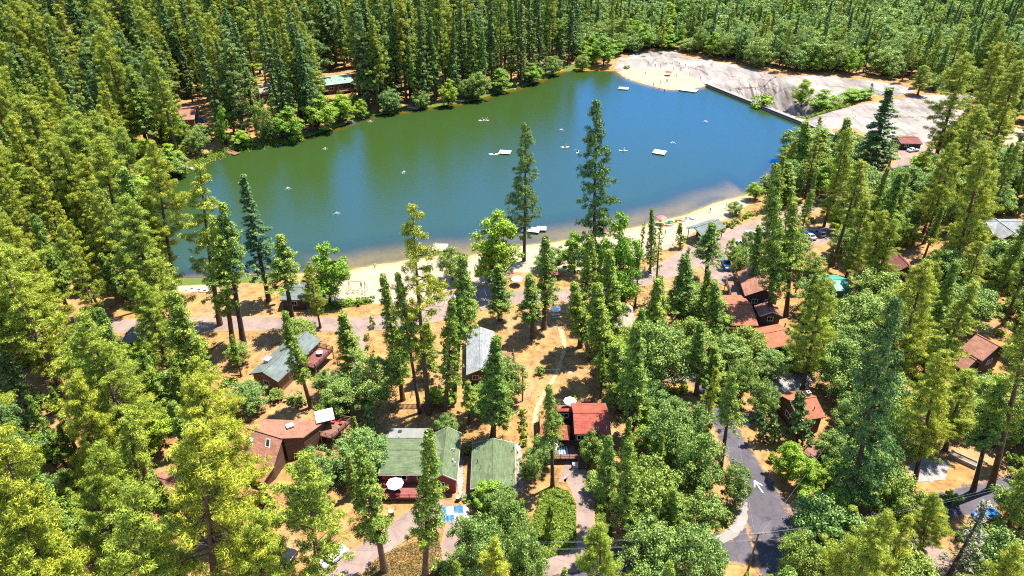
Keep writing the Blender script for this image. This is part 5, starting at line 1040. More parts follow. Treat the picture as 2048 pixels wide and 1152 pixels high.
ng = bpy.data.node_groups.new('far_forest', 'GeometryNodeTree'); ng.interface.new_socket('Geometry', in_out='INPUT', socket_type='NodeSocketGeometry'); ng.interface.new_socket('Geometry', in_out='OUTPUT', socket_type='NodeSocketGeometry')
gi, go = ng.nodes.new('NodeGroupInput'), ng.nodes.new('NodeGroupOutput'); ip = ng.nodes.new('GeometryNodeInstanceOnPoints'); ci = ng.nodes.new('GeometryNodeCollectionInfo'); ci.inputs['Collection'].default_value = pcol; ci.inputs['Separate Children'].default_value = True; ci.inputs['Reset Children'].default_value = True
def named(nm, ty): a_ = ng.nodes.new('GeometryNodeInputNamedAttribute'); a_.data_type = ty; a_.inputs['Name'].default_value = nm; return a_.outputs[0]
ng.links.new(gi.outputs[0], ip.inputs['Points']); ng.links.new(ci.outputs[0], ip.inputs['Instance']); ip.inputs['Pick Instance'].default_value = True
ng.links.new(named('idx', 'INT'), ip.inputs['Instance Index']); ng.links.new(named('rot', 'FLOAT_VECTOR'), ip.inputs['Rotation']); ng.links.new(named('scl', 'FLOAT_VECTOR'), ip.inputs['Scale']); ng.links.new(ip.outputs[0], go.inputs[0])
far.modifiers.new('far_forest', 'NODES').node_group = ng

# ------------------------------------------------------------------ docks, boats, cars, people, small things
def P2(u, v, z=0.0): return W(u, v, z)
def float_dock(label, u, v, w, d, rz, name='swim_platform', mat='dock', ladder=True, h=.45):
    t = thing(name, label, 'dock', W(u, v, 0), rz)
    n = max(3, int(w / .55)); bw = w / n
    bm_ = MB(); bm_.box((0, 0, 0), (bw - .03, d, .07)); me_ = bm_.mesh('plank', M[mat])
    for k in range(n): link('plank', me_, t, (-w / 2 + bw * (k + .5), 0, h - .035))
    b = MB()
    for s in (-1, 1): b.box((0, s * (d / 2 - .1), h - .16), (w, .12, .18)); b.box((s * (w / 2 - .1), 0, h - .161), (.12, d - .32, .18))
    b.build('frame', M['wood'], t)
    for sx in (-1, 1):
        b = MB(); b.tube((sx * w * .3, -d / 2 + .2, .02), (sx * w * .3, d / 2 - .2, .02), .28, n=10); b.build('float', M['dark'], t)
    if ladder:
        b = MB()
        for s in (-.22, .22): b.tube((w / 2 + .06, s, -.4), (w / 2 + .06, s, h + .6), .025, n=5)
        for k in range(3): b.tube((w / 2 + .06, -.22, -.2 + k * .25), (w / 2 + .06, .22, -.2 + k * .25), .02, n=5)
        b.build('ladder', M['chrome'], t)
    return t
float_dock('square pale swim platform drifting in the open blue water', 1319, 306, 4.7, 4.2, -.45)
float_dock('pale swim platform with a small boat alongside it', 1010, 306, 4.4, 3.6, -.2)
float_dock('small pale platform off the granite bathing slope', 1247, 178, 4.6, 3.6, -.2)
float_dock('large pale jetty deck moored to the sandy granite shore', 1377, 181, 8.2, 5.2, -.5)
float_dock('white swim platform off the near beach, tied beside brown shallows', 880, 497, 4.2, 4.0, -.05)
float_dock('white platform pair in the yellow shallows by the tall pine', 1068, 462, 3.4, 3.0, -.25); float_dock('white platform pair in the yellow shallows by the tall pine', 1083, 459, 2.8, 2.6, -.05)
for o_ in list(scene.objects):
    if o_.get('label', '').startswith('white platform pair'): o_['group'] = 'white platforms in the shallows'
float_dock('weathered brown plank dock reaching out from the leafy bank', 463, 306, 7.2, 2.4, -.62, 'plank_dock', 'wood_brown', False)
float_dock('long pale gangway dock half hidden by lakeside pines', 382, 338, 8.0, 1.4, -.45, 'gangway_dock', 'wood_grey', False)
float_dock('grey dock tucked between the far lakeside trees', 826, 217, 5.5, 2.6, -.5, 'shore_dock', 'wood_grey', False)
float_dock('white dock on the far bank beside a round bright tree', 919, 203, 4.2, 2.4, -.2, 'shore_dock', 'dock', False)
float_dock('low dark dock under the overhanging far bank trees', 690, 246, 4.2, 2.2, .3, 'shore_dock', 'wood_brown', False)

# one continuous body per person, grown with a skin modifier and shared
def body(name, joints, edges, cols):
    me_ = bpy.data.meshes.new(name); me_.from_pydata([j[:3] for j in joints], edges, []); o = bpy.data.objects.new(name, me_); col.objects.link(o)
    md = o.modifiers.new('skin', 'SKIN')
    for i, j in enumerate(joints): sv = me_.skin_vertices[0].data[i]; sv.radius = (j[3], j[4] if len(j) > 4 else j[3]); sv.use_root = (i == 0)
    o.modifiers.new('sub', 'SUBSURF').levels = 1
    dg = bpy.context.evaluated_depsgraph_get(); ev = bpy.data.meshes.new_from_object(o.evaluated_get(dg)); bpy.data.objects.remove(o)
    return ev
STAND = [(0, 0, .98, .16, .12), (0, 0, 1.2, .15, .11), (0, 0, 1.42, .19, .11), (0, 0, 1.53, .065), (0, -.01, 1.62, .09, .1), (0, -.01, 1.74, .085, .095), (-.2, 0, 1.42, .06), (-.27, -.02, 1.15, .045), (-.26, -.1, .9, .035), (-.26, -.13, .8, .03), (.2, 0, 1.42, .06), (.27, -.02, 1.15, .045), (.26, -.1, .9, .035), (.26, -.13, .8, .03),
         (-.1, 0, .88, .095), (-.11, -.02, .5, .065), (-.12, .02, .08, .045), (-.12, -.14, .03, .04), (.1, 0, .88, .095), (.11, -.02, .5, .065), (.12, .02, .08, .045), (.12, -.14, .03, .04)]
SEDGE = [(0, 1), (1, 2), (2, 3), (3, 4), (4, 5), (2, 6), (6, 7), (7, 8), (8, 9), (2, 10), (10, 11), (11, 12), (12, 13), (0, 14), (14, 15), (15, 16), (16, 17), (0, 18), (18, 19), (19, 20), (20, 21)]
SIT = [(x, y, z - .86) + r for x, y, z, *rest in STAND[:6] for r in [tuple(rest)]] + [(-.2, 0, .56, .06), (-.3, -.15, .36, .045), (-.32, -.4, .4, .035), (-.32, -.48, .42, .03), (.2, 0, .56, .06), (.3, -.15, .36, .045), (.32, -.4, .4, .035), (.32, -.48, .42, .03),
       (-.1, -.06, .1, .095), (-.13, -.45, .26, .065), (-.13, -.8, .08, .045), (-.13, -.92, .1, .04), (.1, -.06, .1, .095), (.13, -.45, .26, .065), (.13, -.8, .08, .045), (.13, -.92, .1, .04)]
BODY = {'stand': body('person', STAND, SEDGE, None), 'sit': body('person', SIT, SEDGE, None)}
HAIRM = mat_plain('brown_hair', (.06, .035, .02), .8, .3)
def person(p, pose, shirt, shorts, label, rz=0.0, group=None):
    me_ = BODY[pose].copy(); me_.materials.clear()
    for m_ in (M['skin'], M[shorts], M[shirt], HAIRM): me_.materials.append(m_)
    dz = 0 if pose == 'stand' else -.86
    for f in me_.polygons:
        c = f.center; z_ = c.z - dz; k = 0
        if z_ > 1.71 or (z_ > 1.6 and c.y > .03): k = 3
        elif abs(c.x) < .235 and 1.02 < z_ < 1.47: k = 2
        elif pose == 'stand' and .55 < z_ <= 1.02 and abs(c.x) < .2: k = 1
        elif pose == 'sit' and abs(c.x) < .22 and c.y > -.35 and z_ <= 1.02: k = 1
        f.material_index = k
    o = link('person', me_, None, p, rz); me_.polygons.foreach_set('use_smooth', np.ones(len(me_.polygons), bool)); return tagged(o, label, 'person', group)
SH = ['red', 'navy', 'turq', 'white', 'pink', 'green', 'orange', 'dark', 'yellow']
DOMEP = [(1310, 136), (1321, 138), (1296, 130), (1306, 127), (1344, 131), (1358, 133), (1370, 138), (1361, 143), (1346, 142), (1332, 165), (1335, 165), (1321, 167), (1307, 172), (1329, 182), (1213, 135), (1216, 135), (1340, 150), (1352, 155), (1290, 150), (1400, 160)]
for k, (u, v) in enumerate(DOMEP):
    s_, t_ = SH[k % 9], SH[(k * 4 + 1) % 9]
    person(G(u, v), 'stand', s_, t_, 'bather in %s top and %s shorts standing on the granite bathing slope' % (s_.replace('turq', 'turquoise'), t_.replace('turq', 'turquoise')), rnd.uniform(0, 6.28), 'bathers on the granite slope')
for k, (u, v) in enumerate([(750, 537), (723, 576), (1452, 416), (1453, 497), (1451, 505), (1457, 491), (905, 545), (940, 552), (1130, 520), (770, 560), (1330, 470), (1420, 425)]):
    s_, t_ = SH[(k * 2 + 3) % 9], SH[(k * 5 + 2) % 9]; person(G(u, v), 'stand', s_, t_, 'person in %s top and %s shorts standing by the near beach' % (s_.replace('turq', 'turquoise'), t_.replace('turq', 'turquoise')), rnd.uniform(0, 6.28), 'people by the near beach')

def kayak(label, p, rz, mat, L=3.4, wd=.75, paddler=None, group=None, name='kayak'):
    t = thing(name, label, 'kayak', p, rz, group); b = MB(); ns, nr = 12, 8; ring = []
    for i in range(ns + 1):
        s = i / ns * 2 - 1; w_ = wd / 2 * max(.03, (1 - s * s) ** .6); hh = .3; lift = .16 * s ** 4
        ring.append([(s * L / 2, math.cos(k / nr * 2 * math.pi) * w_, .14 + lift + math.sin(k / nr * 2 * math.pi) * hh * .5 * (.35 + .65 * (1 - s * s))) for k in range(nr)])
    for i in range(ns):
        for k in range(nr): j = (k + 1) % nr; b.face([ring[i][k], ring[i + 1][k], ring[i + 1][j], ring[i][j]], sm=True)
    b.build('hull', M[mat], t); b = MB(); b.tube((0, 0, .2), (0, 0, .31), .27, .3, n=12); c_ = b.build('cockpit', M['dark'], t); c_.scale = (1.7, 1, 1)
    if paddler:
        person(Vector(p) + Vector((0, 0, .24)), 'sit', paddler, 'navy', 'person in %s top sitting in the %s' % (paddler.replace('turq', 'turquoise'), label.split(' on ')[0].split(' with ')[0]), rz + math.pi / 2)
        b = MB(); d = Vector((math.cos(rz), math.sin(rz), 0)); n_ = Vector((-d.y, d.x, 0)); c = Vector(p) + d * .45 + Vector((0, 0, .72)); b.tube(c - n_ * 1.05 + Vector((0, 0, -.2)), c + n_ * 1.05 + Vector((0, 0, .2)), .02, n=5)
        for s in (-1, 1): e = c + n_ * s * 1.12 + Vector((0, 0, s * .21)); b.box((e.x, e.y, e.z), (.12, .34, .04), rz)
        tagged(b.build('paddle', M['yellow']), 'double paddle held over the ' + label, 'paddle')
    return t
kayak('white kayak on open water near the bushy green reflection', W(1130, 295), .1, 'white', paddler='red'); kayak('pale paddle boat on open water with a dark passenger', W(1155, 305), 1.3, 'cream', paddler='dark'); kayak('white kayak on open water beside the tallest fir', W(1246, 302), -.1, 'white', paddler='turq')
kayak('white skiff floating beside the pale platform', W(988, 309), .05, 'white', 4.2); kayak('white kayak on the green water, one of a pair', W(964, 241), .3, 'white', paddler='navy', group='paired kayaks'); kayak('white kayak on the green water, other of the pair', W(971, 241), -.3, 'cream', paddler='pink', group='paired kayaks')
for (u, v, m_, a_, n_) in ((1338, 447, 'green', -.5, 'teal green'), (1345, 444, 'turq', -.55, 'turquoise'), (1352, 445, 'yellow', -.6, 'yellow'), (1372, 438, 'white', -.3, 'white'), (1378, 438, 'car_blue', -.5, 'blue'), (1333, 452, 'red', -.2, 'red'), (1360, 442, 'orange', -.5, 'orange')): kayak('%s kayak beached on the sand by the pink parasol' % n_, G(u, v) + Vector((0, 0, .03)), a_, m_)
kayak('red kayak pulled up on the granite bathing shore', G(1318, 177) + Vector((0, 0, .05)), .2, 'red')
kayak('white board with red and blue ends lying beside the red-walled cabin', G(741, 890) + Vector((0, 0, .05)), 1.3, 'white', 3.6, .8, name='paddle_board')
kayak('turquoise rowing boat upturned at the leafy bank', G(395, 345) + Vector((0, 0, .1)), .6, 'turq', 3.4, 1.2, name='rowing_boat')
for k, (u, v, a_) in enumerate(((384, 580, .2), (398, 582, .3), (410, 583, .1))): kayak('%s upturned dinghy on the grassy shore by the lake lane' % ('cream', 'white', 'pale blue')[k], G(u, v) + Vector((0, 0, .05)), a_, ('cream', 'white', 'car_silver')[k], 3.2, 1.1, name='dinghy')
parasol('pink_parasol', 'pink parasol beside the beached kayaks', G(1322, 448), 1.6, 2.6, ('pink',)); parasol('red_parasol', 'red parasol in the tree shade on the beach', G(974, 545), 1.4, 2.2, ('red',)); parasol('blue_parasol', 'blue parasol at the edge of the shallows', G(1143, 500), 1.4, 2.2, ('car_blue',)); parasol('white_parasol', 'white parasol in the tree shade on the beach', G(1034, 570), 1.5, 2.3)
parasol('red_parasol', 'red parasol on the granite bathing slope', G(1336, 151), 1.6, 2.3, ('red',)); parasol('pink_parasol', 'pink parasol under leafy trees behind the beach', G(1110, 556), 1.4, 2.2, ('pink',))
def tent(label, p, w, h, mat, rz):
    t = thing('beach_tent', label, 'tent', p, rz); b = MB()
    for k in range(8):
        for j in range(4):
            a0, a1 = math.pi * k / 8, math.pi * (k + 1) / 8; y0, y1 = -w / 2 + w * j / 4, -w / 2 + w * (j + 1) / 4; f = lambda y: .55 + .45 * math.sqrt(max(0, 1 - (2 * y / w) ** 2))
            b.face([(math.cos(a0) * w / 2 * f(y0), y0, math.sin(a0) * h * f(y0)), (math.cos(a0) * w / 2 * f(y1), y1, math.sin(a0) * h * f(y1)), (math.cos(a1) * w / 2 * f(y1), y1, math.sin(a1) * h * f(y1)), (math.cos(a1) * w / 2 * f(y0), y0, math.sin(a1) * h * f(y0))], sm=True)
    b.build('shell', M[mat], t)
    for s in (-1, 1): b = MB(); pts = [(math.cos(math.pi * k / 8) * w * .28, s * w / 2, math.sin(math.pi * k / 8) * h * .56) for k in range(9)]; [b.tube(pts[i], pts[i + 1], .02, n=4) for i in range(8)]; b.build('pole', M['dark'], t)
tent('turquoise dome tent on the sand by the bright leafy tree', G(641, 588), 3.2, 1.9, 'turq', .4); tent('pale blue dome tent in the shade at the back of the beach', G(985, 560), 2.6, 1.5, 'car_blue', .9)
# swing set
p = G(716, 585); t = thing('swing_set', 'tall metal swing set standing on the sand', 'swing set', p, -.1)
for s in (-1, 1):
    for q in (-1, 1): b = MB(); b.tube((s * 2.2, q * 1.3, 0), (s * 2.0, 0, 3.2), .07, n=6); b.build('leg', M['chrome'], t)
b = MB(); b.tube((-2.1, 0, 3.2), (2.1, 0, 3.2), .07, n=6); b.build('top_bar', M['chrome'], t)
for x_ in (-1.1, 0, 1.1):
    b = MB(); b.tube((x_ - .2, 0, 3.2), (x_ - .2, 0, .5), .015, n=4); b.tube((x_ + .2, 0, 3.2), (x_ + .2, 0, .5), .015, n=4); c_ = b.build('chain', M['chrome'], t); b = MB(); b.box((x_, 0, .48), (.5, .22, .05)); b.build('seat', M['dark'], t)
# aerator splashes
for k, (u, v) in enumerate(((808, 345), (576, 377), (674, 427), (1123, 260), (1411, 243), (1345, 286), (650, 298), (740, 243))):
    g = np.random.default_rng(300 + k); t = thing('water_aerator', 'small white aerator splash in the lake', 'aerator', W(u, v), 0, 'aerators in the lake'); b = MB(); b.tube((0, 0, -.2), (0, 0, .16), .22, .16, n=10); b.build('nozzle', M['dark'], t)
    n_ = 130; r_ = np.abs(g.normal(0, .55, n_)); a_ = g.uniform(0, 6.28, n_); C = np.stack([np.cos(a_) * r_, np.sin(a_) * r_, np.maximum(.05, .7 * np.exp(-r_ * 1.8) * g.uniform(.3, 1, n_))], -1)
    V, F = leaves(C, g.normal(size=C.shape) + [0, 0, 1], .09, .07, g); o = link('spray', quad_mesh('spray', V, F, [M['white']]), t); o['kind'] = 'stuff'

# vehicles: side profile lofted across, wheels with tyre and rim, lamps
def car(label, p, rz, mat, kind='suv', group=None):
    t = thing('parked_car' if kind != 'pickup' else 'pickup_truck', label, 'car' if kind != 'pickup' else 'pickup', p, rz, group)
    L, wd = (4.6, 1.84) if kind != 'pickup' else (5.6, 1.95); x = L / 2; b = MB()
    hull = [(-x, .38), (-x, .82), (-x + .1, .98), (x - 1.3, 1.0), (x - .25, .86), (x, .72), (x - .02, .38)]
    secs = [(-wd / 2, .93), (-wd / 2 + .1, 1.0), (wd / 2 - .1, 1.0), (wd / 2, .93)]; R_ = [[(hx * f if abs(hx) > x - .2 else hx, yy_, hz__ if hz__ < .5 else hz__ * (.96 if f < 1 else 1)) for hx, hz__ in hull] for yy_, f in secs]
    for i in range(3):
        for k in range(len(hull)): j = (k + 1) % len(hull); b.face([R_[i][k], R_[i][j], R_[i + 1][j], R_[i + 1][k]][::-1])
    b.face(R_[0][::-1]); b.face(R_[3]); b.build('body', M[mat], t)
    c0, c1, top = {'suv': (-x + .12, x - 1.45, 1.68), 'sedan': (-x + .7, x - 1.4, 1.43), 'pickup': (-.5, x - 1.5, 1.75)}[kind]
    s0, s1 = (.25, .75) if kind == 'suv' else (.6, .8); W2 = wd / 2 - .09; W3 = wd / 2 - .25
    base = [(c0, -W2), (c1, -W2), (c1, W2), (c0, W2)]; tp = [(c0 + s0, -W3), (c1 - s1, -W3), (c1 - s1, W3), (c0 + s0, W3)]
    b = MB()
    for k in range(4): j = (k + 1) % 4; b.face([(*base[k], .97), (*base[j], .97), (*tp[j], top - .05), (*tp[k], top - .05)])
    b.build('glasshouse', M['glass'], t); b = MB(); b.slab([(*q, top) for q in tp], .06); b.build('roof', M[mat], t)
    b = MB()
    for k in range(4): b.bar((*base[k], .97), (*tp[k], top - .04), .08, .08)
    for s in (-1, 1): xm = (c0 + c1) / 2 - .1; b.bar((xm, s * W2, .97), (xm - .05, s * W3, top - .04), .08, .06)
    b.build('pillars', M[mat], t)
    if kind == 'pickup':
        b = MB(); b.box((-x + 1.05, 0, 1.0), (1.85, wd - .3, .02)); b.build('bed', M['cream'], t)
    for sx in (-1, 1):
        for sy in (-1, 1):
            b = MB(); b.tube((0, -.11, 0), (0, .11, 0), .34, n=14); w_ = b.build('wheel', M['tyre'], t, (sx * (L * .31), sy * (wd / 2 - .1), .34)); b = MB(); b.tube((0, -.115, 0), (0, .115, 0), .2, n=10); b.build('rim', M['chrome'], w_)
    for s in (-1, 1):
        b = MB(); b.box((x - .04, s * (wd / 2 - .28), .68), (.1, .34, .14)); b.build('headlight', M['lamp'], t); b = MB(); b.box((-x - .01, s * (wd / 2 - .2), .8), (.06, .24, .2)); b.build('taillight', M['taillight'], t)
        b = MB(); b.box((c1 - .25, s * (wd / 2 + .07), 1.03), (.12, .18, .12)); b.build('mirror', M[mat], t)
    return t
up_ = R(95)
car('bright blue pickup with pale bed parked on the grey spur', G(1453, 533), R(85), 'car_blue', 'pickup')
car('white sport utility car parked beside a reddish bush', G(1484, 492), R(100), 'car_white'); car('white car parked behind the reddish bush along the lane', G(1503, 472), R(110), 'car_white', 'sedan'); car('dark grey car parked on the lane under cedars', G(1524, 470), R(110), 'car_grey', 'sedan')
car('silver saloon parked on the pad among the pines', G(1618, 475), R(105), 'car_silver', 'sedan'); car('grey hatchback parked beside the silver saloon', G(1636, 470), R(105), 'car_grey'); car('dark car parked at the edge of the pine clearing', G(1762, 425), R(60), 'car_black', 'sedan'); car('silver car parked under the open pines', G(1712, 440), R(60), 'car_silver', 'sedan')
car('black car parked under the bright near pines', G(571, 1128), R(70), 'car_black'); car('white car nose to the grey drive', G(668, 1118), R(50), 'car_white', 'sedan'); car('red pickup loaded with white sacks on the rear drive', G(985, 1142), R(20), 'car_red', 'pickup'); car('deep blue car in tree shade on the side road', G(1970, 1035), R(15), 'car_blue', 'sedan')
car('white car on the forest lane by the white-grey roofed house', G(208, 66), R(10), 'car_white', 'sedan'); car('silver car on the forest lane by the white-grey roofed house', G(222, 64), R(10), 'car_silver'); car('blue car under trees beside the tan-roofed lakeside cabin', G(402, 244), R(15), 'car_blue'); car('white car parked beside the reddish brown shed', G(1825, 303), R(20), 'car_white', 'sedan'); car('white car parked under an oak below the lane', G(1505, 507), R(100), 'car_white')

# utility poles and wires
def pole(label, bu, bv, tv, arms=2, rz=0.0, tu=None):
    p = G(bu, bv); H = height_for(p, tv); t = thing('utility_pole', label, 'utility pole', p, rz); b = MB(); b.tube((0, 0, -.4), (0, 0, H), .17, .12, n=8); b.build('post', M['wood'], t); tops = []
    for k in range(arms):
        z_ = H - .4 - k * 1.5; w_ = 2.6 - .4 * k; b = MB(); b.box((0, .12, z_), (w_, .1, .13)); b.build('crossarm', M['wood'], t)
        for x_ in (-.45, -.2, .2, .45): b = MB(); b.tube((x_ * w_, .12, z_ + .06), (x_ * w_, .12, z_ + .26), .05, .035, n=6); b.build('insulator', M['chrome'], t); tops.append(Matrix.Translation(p) @ Matrix.Rotation(rz, 4, 'Z') @ Vector((x_ * w_, .12, z_ + .25)))
    if not arms: tops.append(p + Vector((0, 0, H - .2)))
    return tops
def wire(a, c, sag, label, group=None, r=.006, mat='canvas_grey'):
    b = MB(); N_ = 14; pts = [a.lerp(c, i / N_) - Vector((0, 0, sag * 4 * (i / N_) * (1 - i / N_))) for i in range(N_ + 1)]; o = pts[0].copy()
    for i in range(N_): b.tube(pts[i] - o, pts[i + 1] - o, r, n=4, caps=False)
    tagged(b.build('power_line', M[mat], None, o), label, 'wire', group)
t1 = pole('timber utility pole with two crossarms at the road junction', 1493, 1150, 1066, 2, .1); t2 = pole('utility pole hidden among the bright pines by the black car', 250, 1175, 1060, 2, .15); t0 = pole('slim pole standing in the orange yard beside the grey cottage', 1045, 802, 735, 0); t3 = pole('slim pole among the cedars above the red-roofed cabin', 1209, 772, 732, 0); t4 = pole('timber utility pole below the rust-roofed lodge', 1450, 700, 655, 1, .3); t5 = pole('utility pole beyond the side road', 1985, 1075, 960, 2, .1)
for k in (0, 3, 4, 7): wire(t1[k], t2[k], 2.6, 'pale overhead wire strung along the lower lane', 'overhead wires along the lower lane')
for k in (0, 3): wire(t1[k], t5[k], 1.6, 'pale overhead wire crossing the side road', 'overhead wires crossing the side road')
wire(t0[0], t3[0], .5, 'overhead wire crossing the orange yard'); wire(t4[0], t1[1], 1.4, 'long wire running down above the dark road'); wire(t1[2], G(1640, 930) + Vector((0, 0, 5)), .6, 'service wire to the terrace cabin deck')
# picket fence behind the red-walled cabin
a, c = G(778, 818), G(908, 815); root = thing('picket_fence', 'dark picket fence in tree shade behind the red-walled cabin', 'fence', a); d = c - a; L = d.length; n_ = int(L / .24); an = math.atan2(d.y, d.x)
pm = MB(); pm.box((0, 0, .62), (.14, .035, 1.24)); pmesh = pm.mesh('picket', M['wood'])
for k in range(n_): q = d * (k / n_); link('picket', pmesh, root, q, an)
for z_ in (.35, .95): b = MB(); b.bar(Vector((0, .06, z_)), d + Vector((0, .06, z_)), .05, .1); b.build('rail', M['wood'], root)
rail_fence('path_fence', [(1322, 500), (1345, 492), (1372, 480), (1392, 474)], 'dark timber fence between the beach and the lane', 1.1, 2.2, 'clad_dark', 2, r=.06)
rail_fence('terrace_rail', [(1530, 815), (1548, 803), (1556, 793)], 'brown timber rail climbing beside the concrete terrace', 1.0, 1.5, 'clad_brown', 2, r=.05)
# stumps, planter, tarp, picnic tables, boulders
def stump(label, u, v, h, r):
    t = thing('tree_stump', label, 'stump', G(u, v)); b = MB(); b.tube((0, 0, -.2), (0, 0, h), r * 1.15, r, n=12, caps=False); b.build('bark', M['bark'], t); b = MB(); b.face([(math.cos(k * math.pi / 6) * r, math.sin(k * math.pi / 6) * r, h) for k in range(12)]); b.build('cut_face', M['cream'], t)
stump('pale topped tree stump on bare dirt before the red deck', 783, 1032, 1.2, .42); stump('tree stump at the corner of the red-walled cabin', 916, 1002, .9, .34)
p = G(1925, 922); t = thing('stone_planter', 'long stone planter box on the orange slope', 'planter', p, -.75)
for s in (-1, 1): b = MB(); b.box((0, s * .7, .4), (4.4, .22, .8)); b.build('side_wall', M['concrete'], t); b = MB(); b.box((s * 2.1, 0, .4), (.2, 1.18, .8)); b.build('end_wall', M['concrete'], t)
b = MB(); b.box((0, 0, .3), (4.0, 1.18, .5)); b.build('soil', M['wood'], t)
p = G(908, 1027); t = thing('tarpaulin', 'blue and white patched tarpaulin spread on the grey drive', 'tarpaulin', p, .1); g = np.random.default_rng(5)
NX, NY = 16, 10; HT = g.normal(0, .1, (NX + 1, NY + 1)); HT = np.abs(HT) + .1
for i in range(NX + 1):
    for j in range(NY + 1):
        if i in (0, NX) or j in (0, NY): HT[i, j] = .08
for pi, (i0, i1, j0, j1, m_) in enumerate(((0, 4, 0, 10, 'blue'), (4, 8, 4, 10, 'canvas_grey'), (4, 8, 0, 4, 'blue'), (8, 16, 0, 5, 'cream'), (8, 13, 5, 10, 'blue'), (13, 16, 5, 10, 'canvas_grey'))):
    b = MB()
    for i in range(i0, i1):
        for j in range(j0, j1): b.face([(-2.4 + (i + a_) * .3, -1.6 + (j + c_) * .3, HT[i + a_, j + c_]) for a_, c_ in ((0, 0), (1, 0), (1, 1), (0, 1))], sm=True)
    b.build('sheet', M[m_], t)
def picnic(label, u, v, rz, mat='wood'):
    t = thing('picnic_table', label, 'picnic table', G(u, v), rz); b = MB(); b.box((0, 0, .74), (1.9, .8, .06)); b.build('table_top', M[mat], t)
    for s in (-1, 1): b = MB(); b.box((0, s * .75, .44), (1.9, .28, .05)); b.build('bench', M[mat], t); b = MB(); b.bar((s * .7, -.7, 0), (s * .7, .35, .72), .09, .05); b.bar((s * .7, .7, 0), (s * .7, -.35, .72), .09, .05); b.build('leg', M[mat], t)
picnic('pale picnic table at the top of the orange yard', 1111, 634, .2, 'cream'); picnic('timber picnic table in the shade behind the beach', 1020, 558, .5); picnic('timber picnic table near the swing set', 790, 575, -.2)
parasol('yard_parasol', 'white parasol over the picnic table at the top of the orange yard', G(1111, 630), 1.3, 2.2)
b = MB(); tb = thing('rock_wall', 'low retaining wall of pale boulders beside the concrete terrace', 'wall', G(1480, 842))
def rock_mesh(seed):
    g = np.random.default_rng(seed); bm = bmesh.new(); bmesh.ops.create_icosphere(bm, subdivisions=2, radius=1)
    ph = g.uniform(0, 6, 6)
    for v in bm.verts: n_ = .82 + .16 * math.sin(v.co.x * 3 + ph[0]) * math.cos(v.co.y * 2.6 + ph[1]) + .1 * math.sin(v.co.z * 5 + ph[2] + v.co.x * 4); v.co *= n_; v.co.z *= .62
    me_ = bpy.data.meshes.new('boulder'); bm.to_mesh(me_); bm.free(); me_.materials.append(M['granite_rock']); return me_
M['granite_rock'] = mat_plain('granite_boulder', (.34, .31, .28), .9, .4, 1.5)
RK = [rock_mesh(s) for s in (1, 2, 3)]
for k in range(12): q = G(1480 + k * 4.2, 842 - k * .9) - tb.location; o = link('boulder', RK[k % 3], tb, q, rnd.uniform(0, 6)); o.scale = (rnd.uniform(.4, .6),) * 3
for k, (u, v, s_) in enumerate(((1180, 800, .6), (1140, 745, .5), (1172, 740, .35), (690, 640, .4), (700, 640, .3), (1130, 955, .35), (1135, 950, .3), (1205, 945, .4), (1300, 498, .6), (1310, 505, .5), (1285, 512, .6), (1510, 845, .6), (1200, 135, .9), (660, 250, .9), (740, 240, .8), (1030, 178, .9), (860, 600, .7), (900, 596, .6), (935, 590, .5), (850, 607, .6), (968, 582, .6), (1900, 905, .6), (1860, 960, .6), (1240, 116, 1.4), (1262, 112, 1.6), (1275, 108, 1.3))):
    p = G(u, v); o = link('boulder', RK[k % 3], None, p - Vector((0, 0, .1 * s_)), rnd.uniform(0, 6)); o.scale = (s_, s_ * rnd.uniform(.7, 1.1), s_ * rnd.uniform(.7, 1)); tagged(o, 'grey granite boulder ' + (place_name(p) or 'on the granite shore of the lake'), 'boulder', 'loose granite boulders ' + (place_name(p) or 'on the granite shore of the lake'))
# flowers in the pot
for ft, z_ in POTS:
    g = np.random.default_rng(9); C = g.normal(0, .2, (160, 3)) + [0, 0, z_ + .25]; V, F = leaves(C, g.normal(size=C.shape) + [0, 0, .6], .07, .06, g); o = link('flowers', quad_mesh('flowers', V, F, [M['pink']]), ft); o['kind'] = 'stuff'
# shrubs set out by hand
for (u, v, h_, w_) in ((1046, 830, 1.6, 1.6), (1047, 845, 1.7, 1.6), (1046, 860, 1.7, 1.7), (1048, 875, 1.6, 1.5), (1048, 890, 1.5, 1.5), (1080, 750, 2.2, 2.2), (1150, 802, 1.4, 2.0), (1176, 804, 1.0, 1.4), (745, 655, 2.8, 1.8), (735, 680, 1.8, 1.5), (735, 700, 1.5, 1.2), (746, 712, 1.5, 1.2), (740, 735, 1.8, 1.6), (720, 606, 1.6, 3), (700, 607, 1.5, 3), (680, 612, 1.6, 3), (740, 602, 1.5, 2.4),
                         (660, 826, 1.3, 2.4), (680, 824, 1.3, 2.4), (695, 818, 1.3, 2.4), (670, 815, 1.3, 2.4), (1410, 465, 1.8, 3), (1432, 470, 1.6, 2.6), (1455, 455, 1.8, 3), (1475, 445, 1.8, 3), (1490, 435, 1.8, 3), (1440, 462, 1.6, 3), (1465, 450, 1.7, 3), (940, 905, 2.6, 2.2), (900, 865, 1.6, 2.4), (1100, 1060, 1.6, 2.2), (1118, 995, 1.0, 1.8), (690, 930, 2.2, 3), (720, 950, 2.0, 3), (700, 960, 2.0, 3), (680, 960, 2, 3),
                         (1255, 137, 1.6, 4), (1285, 116, 1.2, 3), (1320, 108, 1.0, 3), (930, 1000, .9, 2), (945, 1008, .9, 2), (960, 1012, 1.0, 2), (1200, 960, 1.5, 2), (1203, 990, 1.5, 2), (1205, 1020, 1.5, 2), (1207, 1050, 1.5, 2)):
    p = G(u, v); plant('shrub', p, h_, w_ / 2)
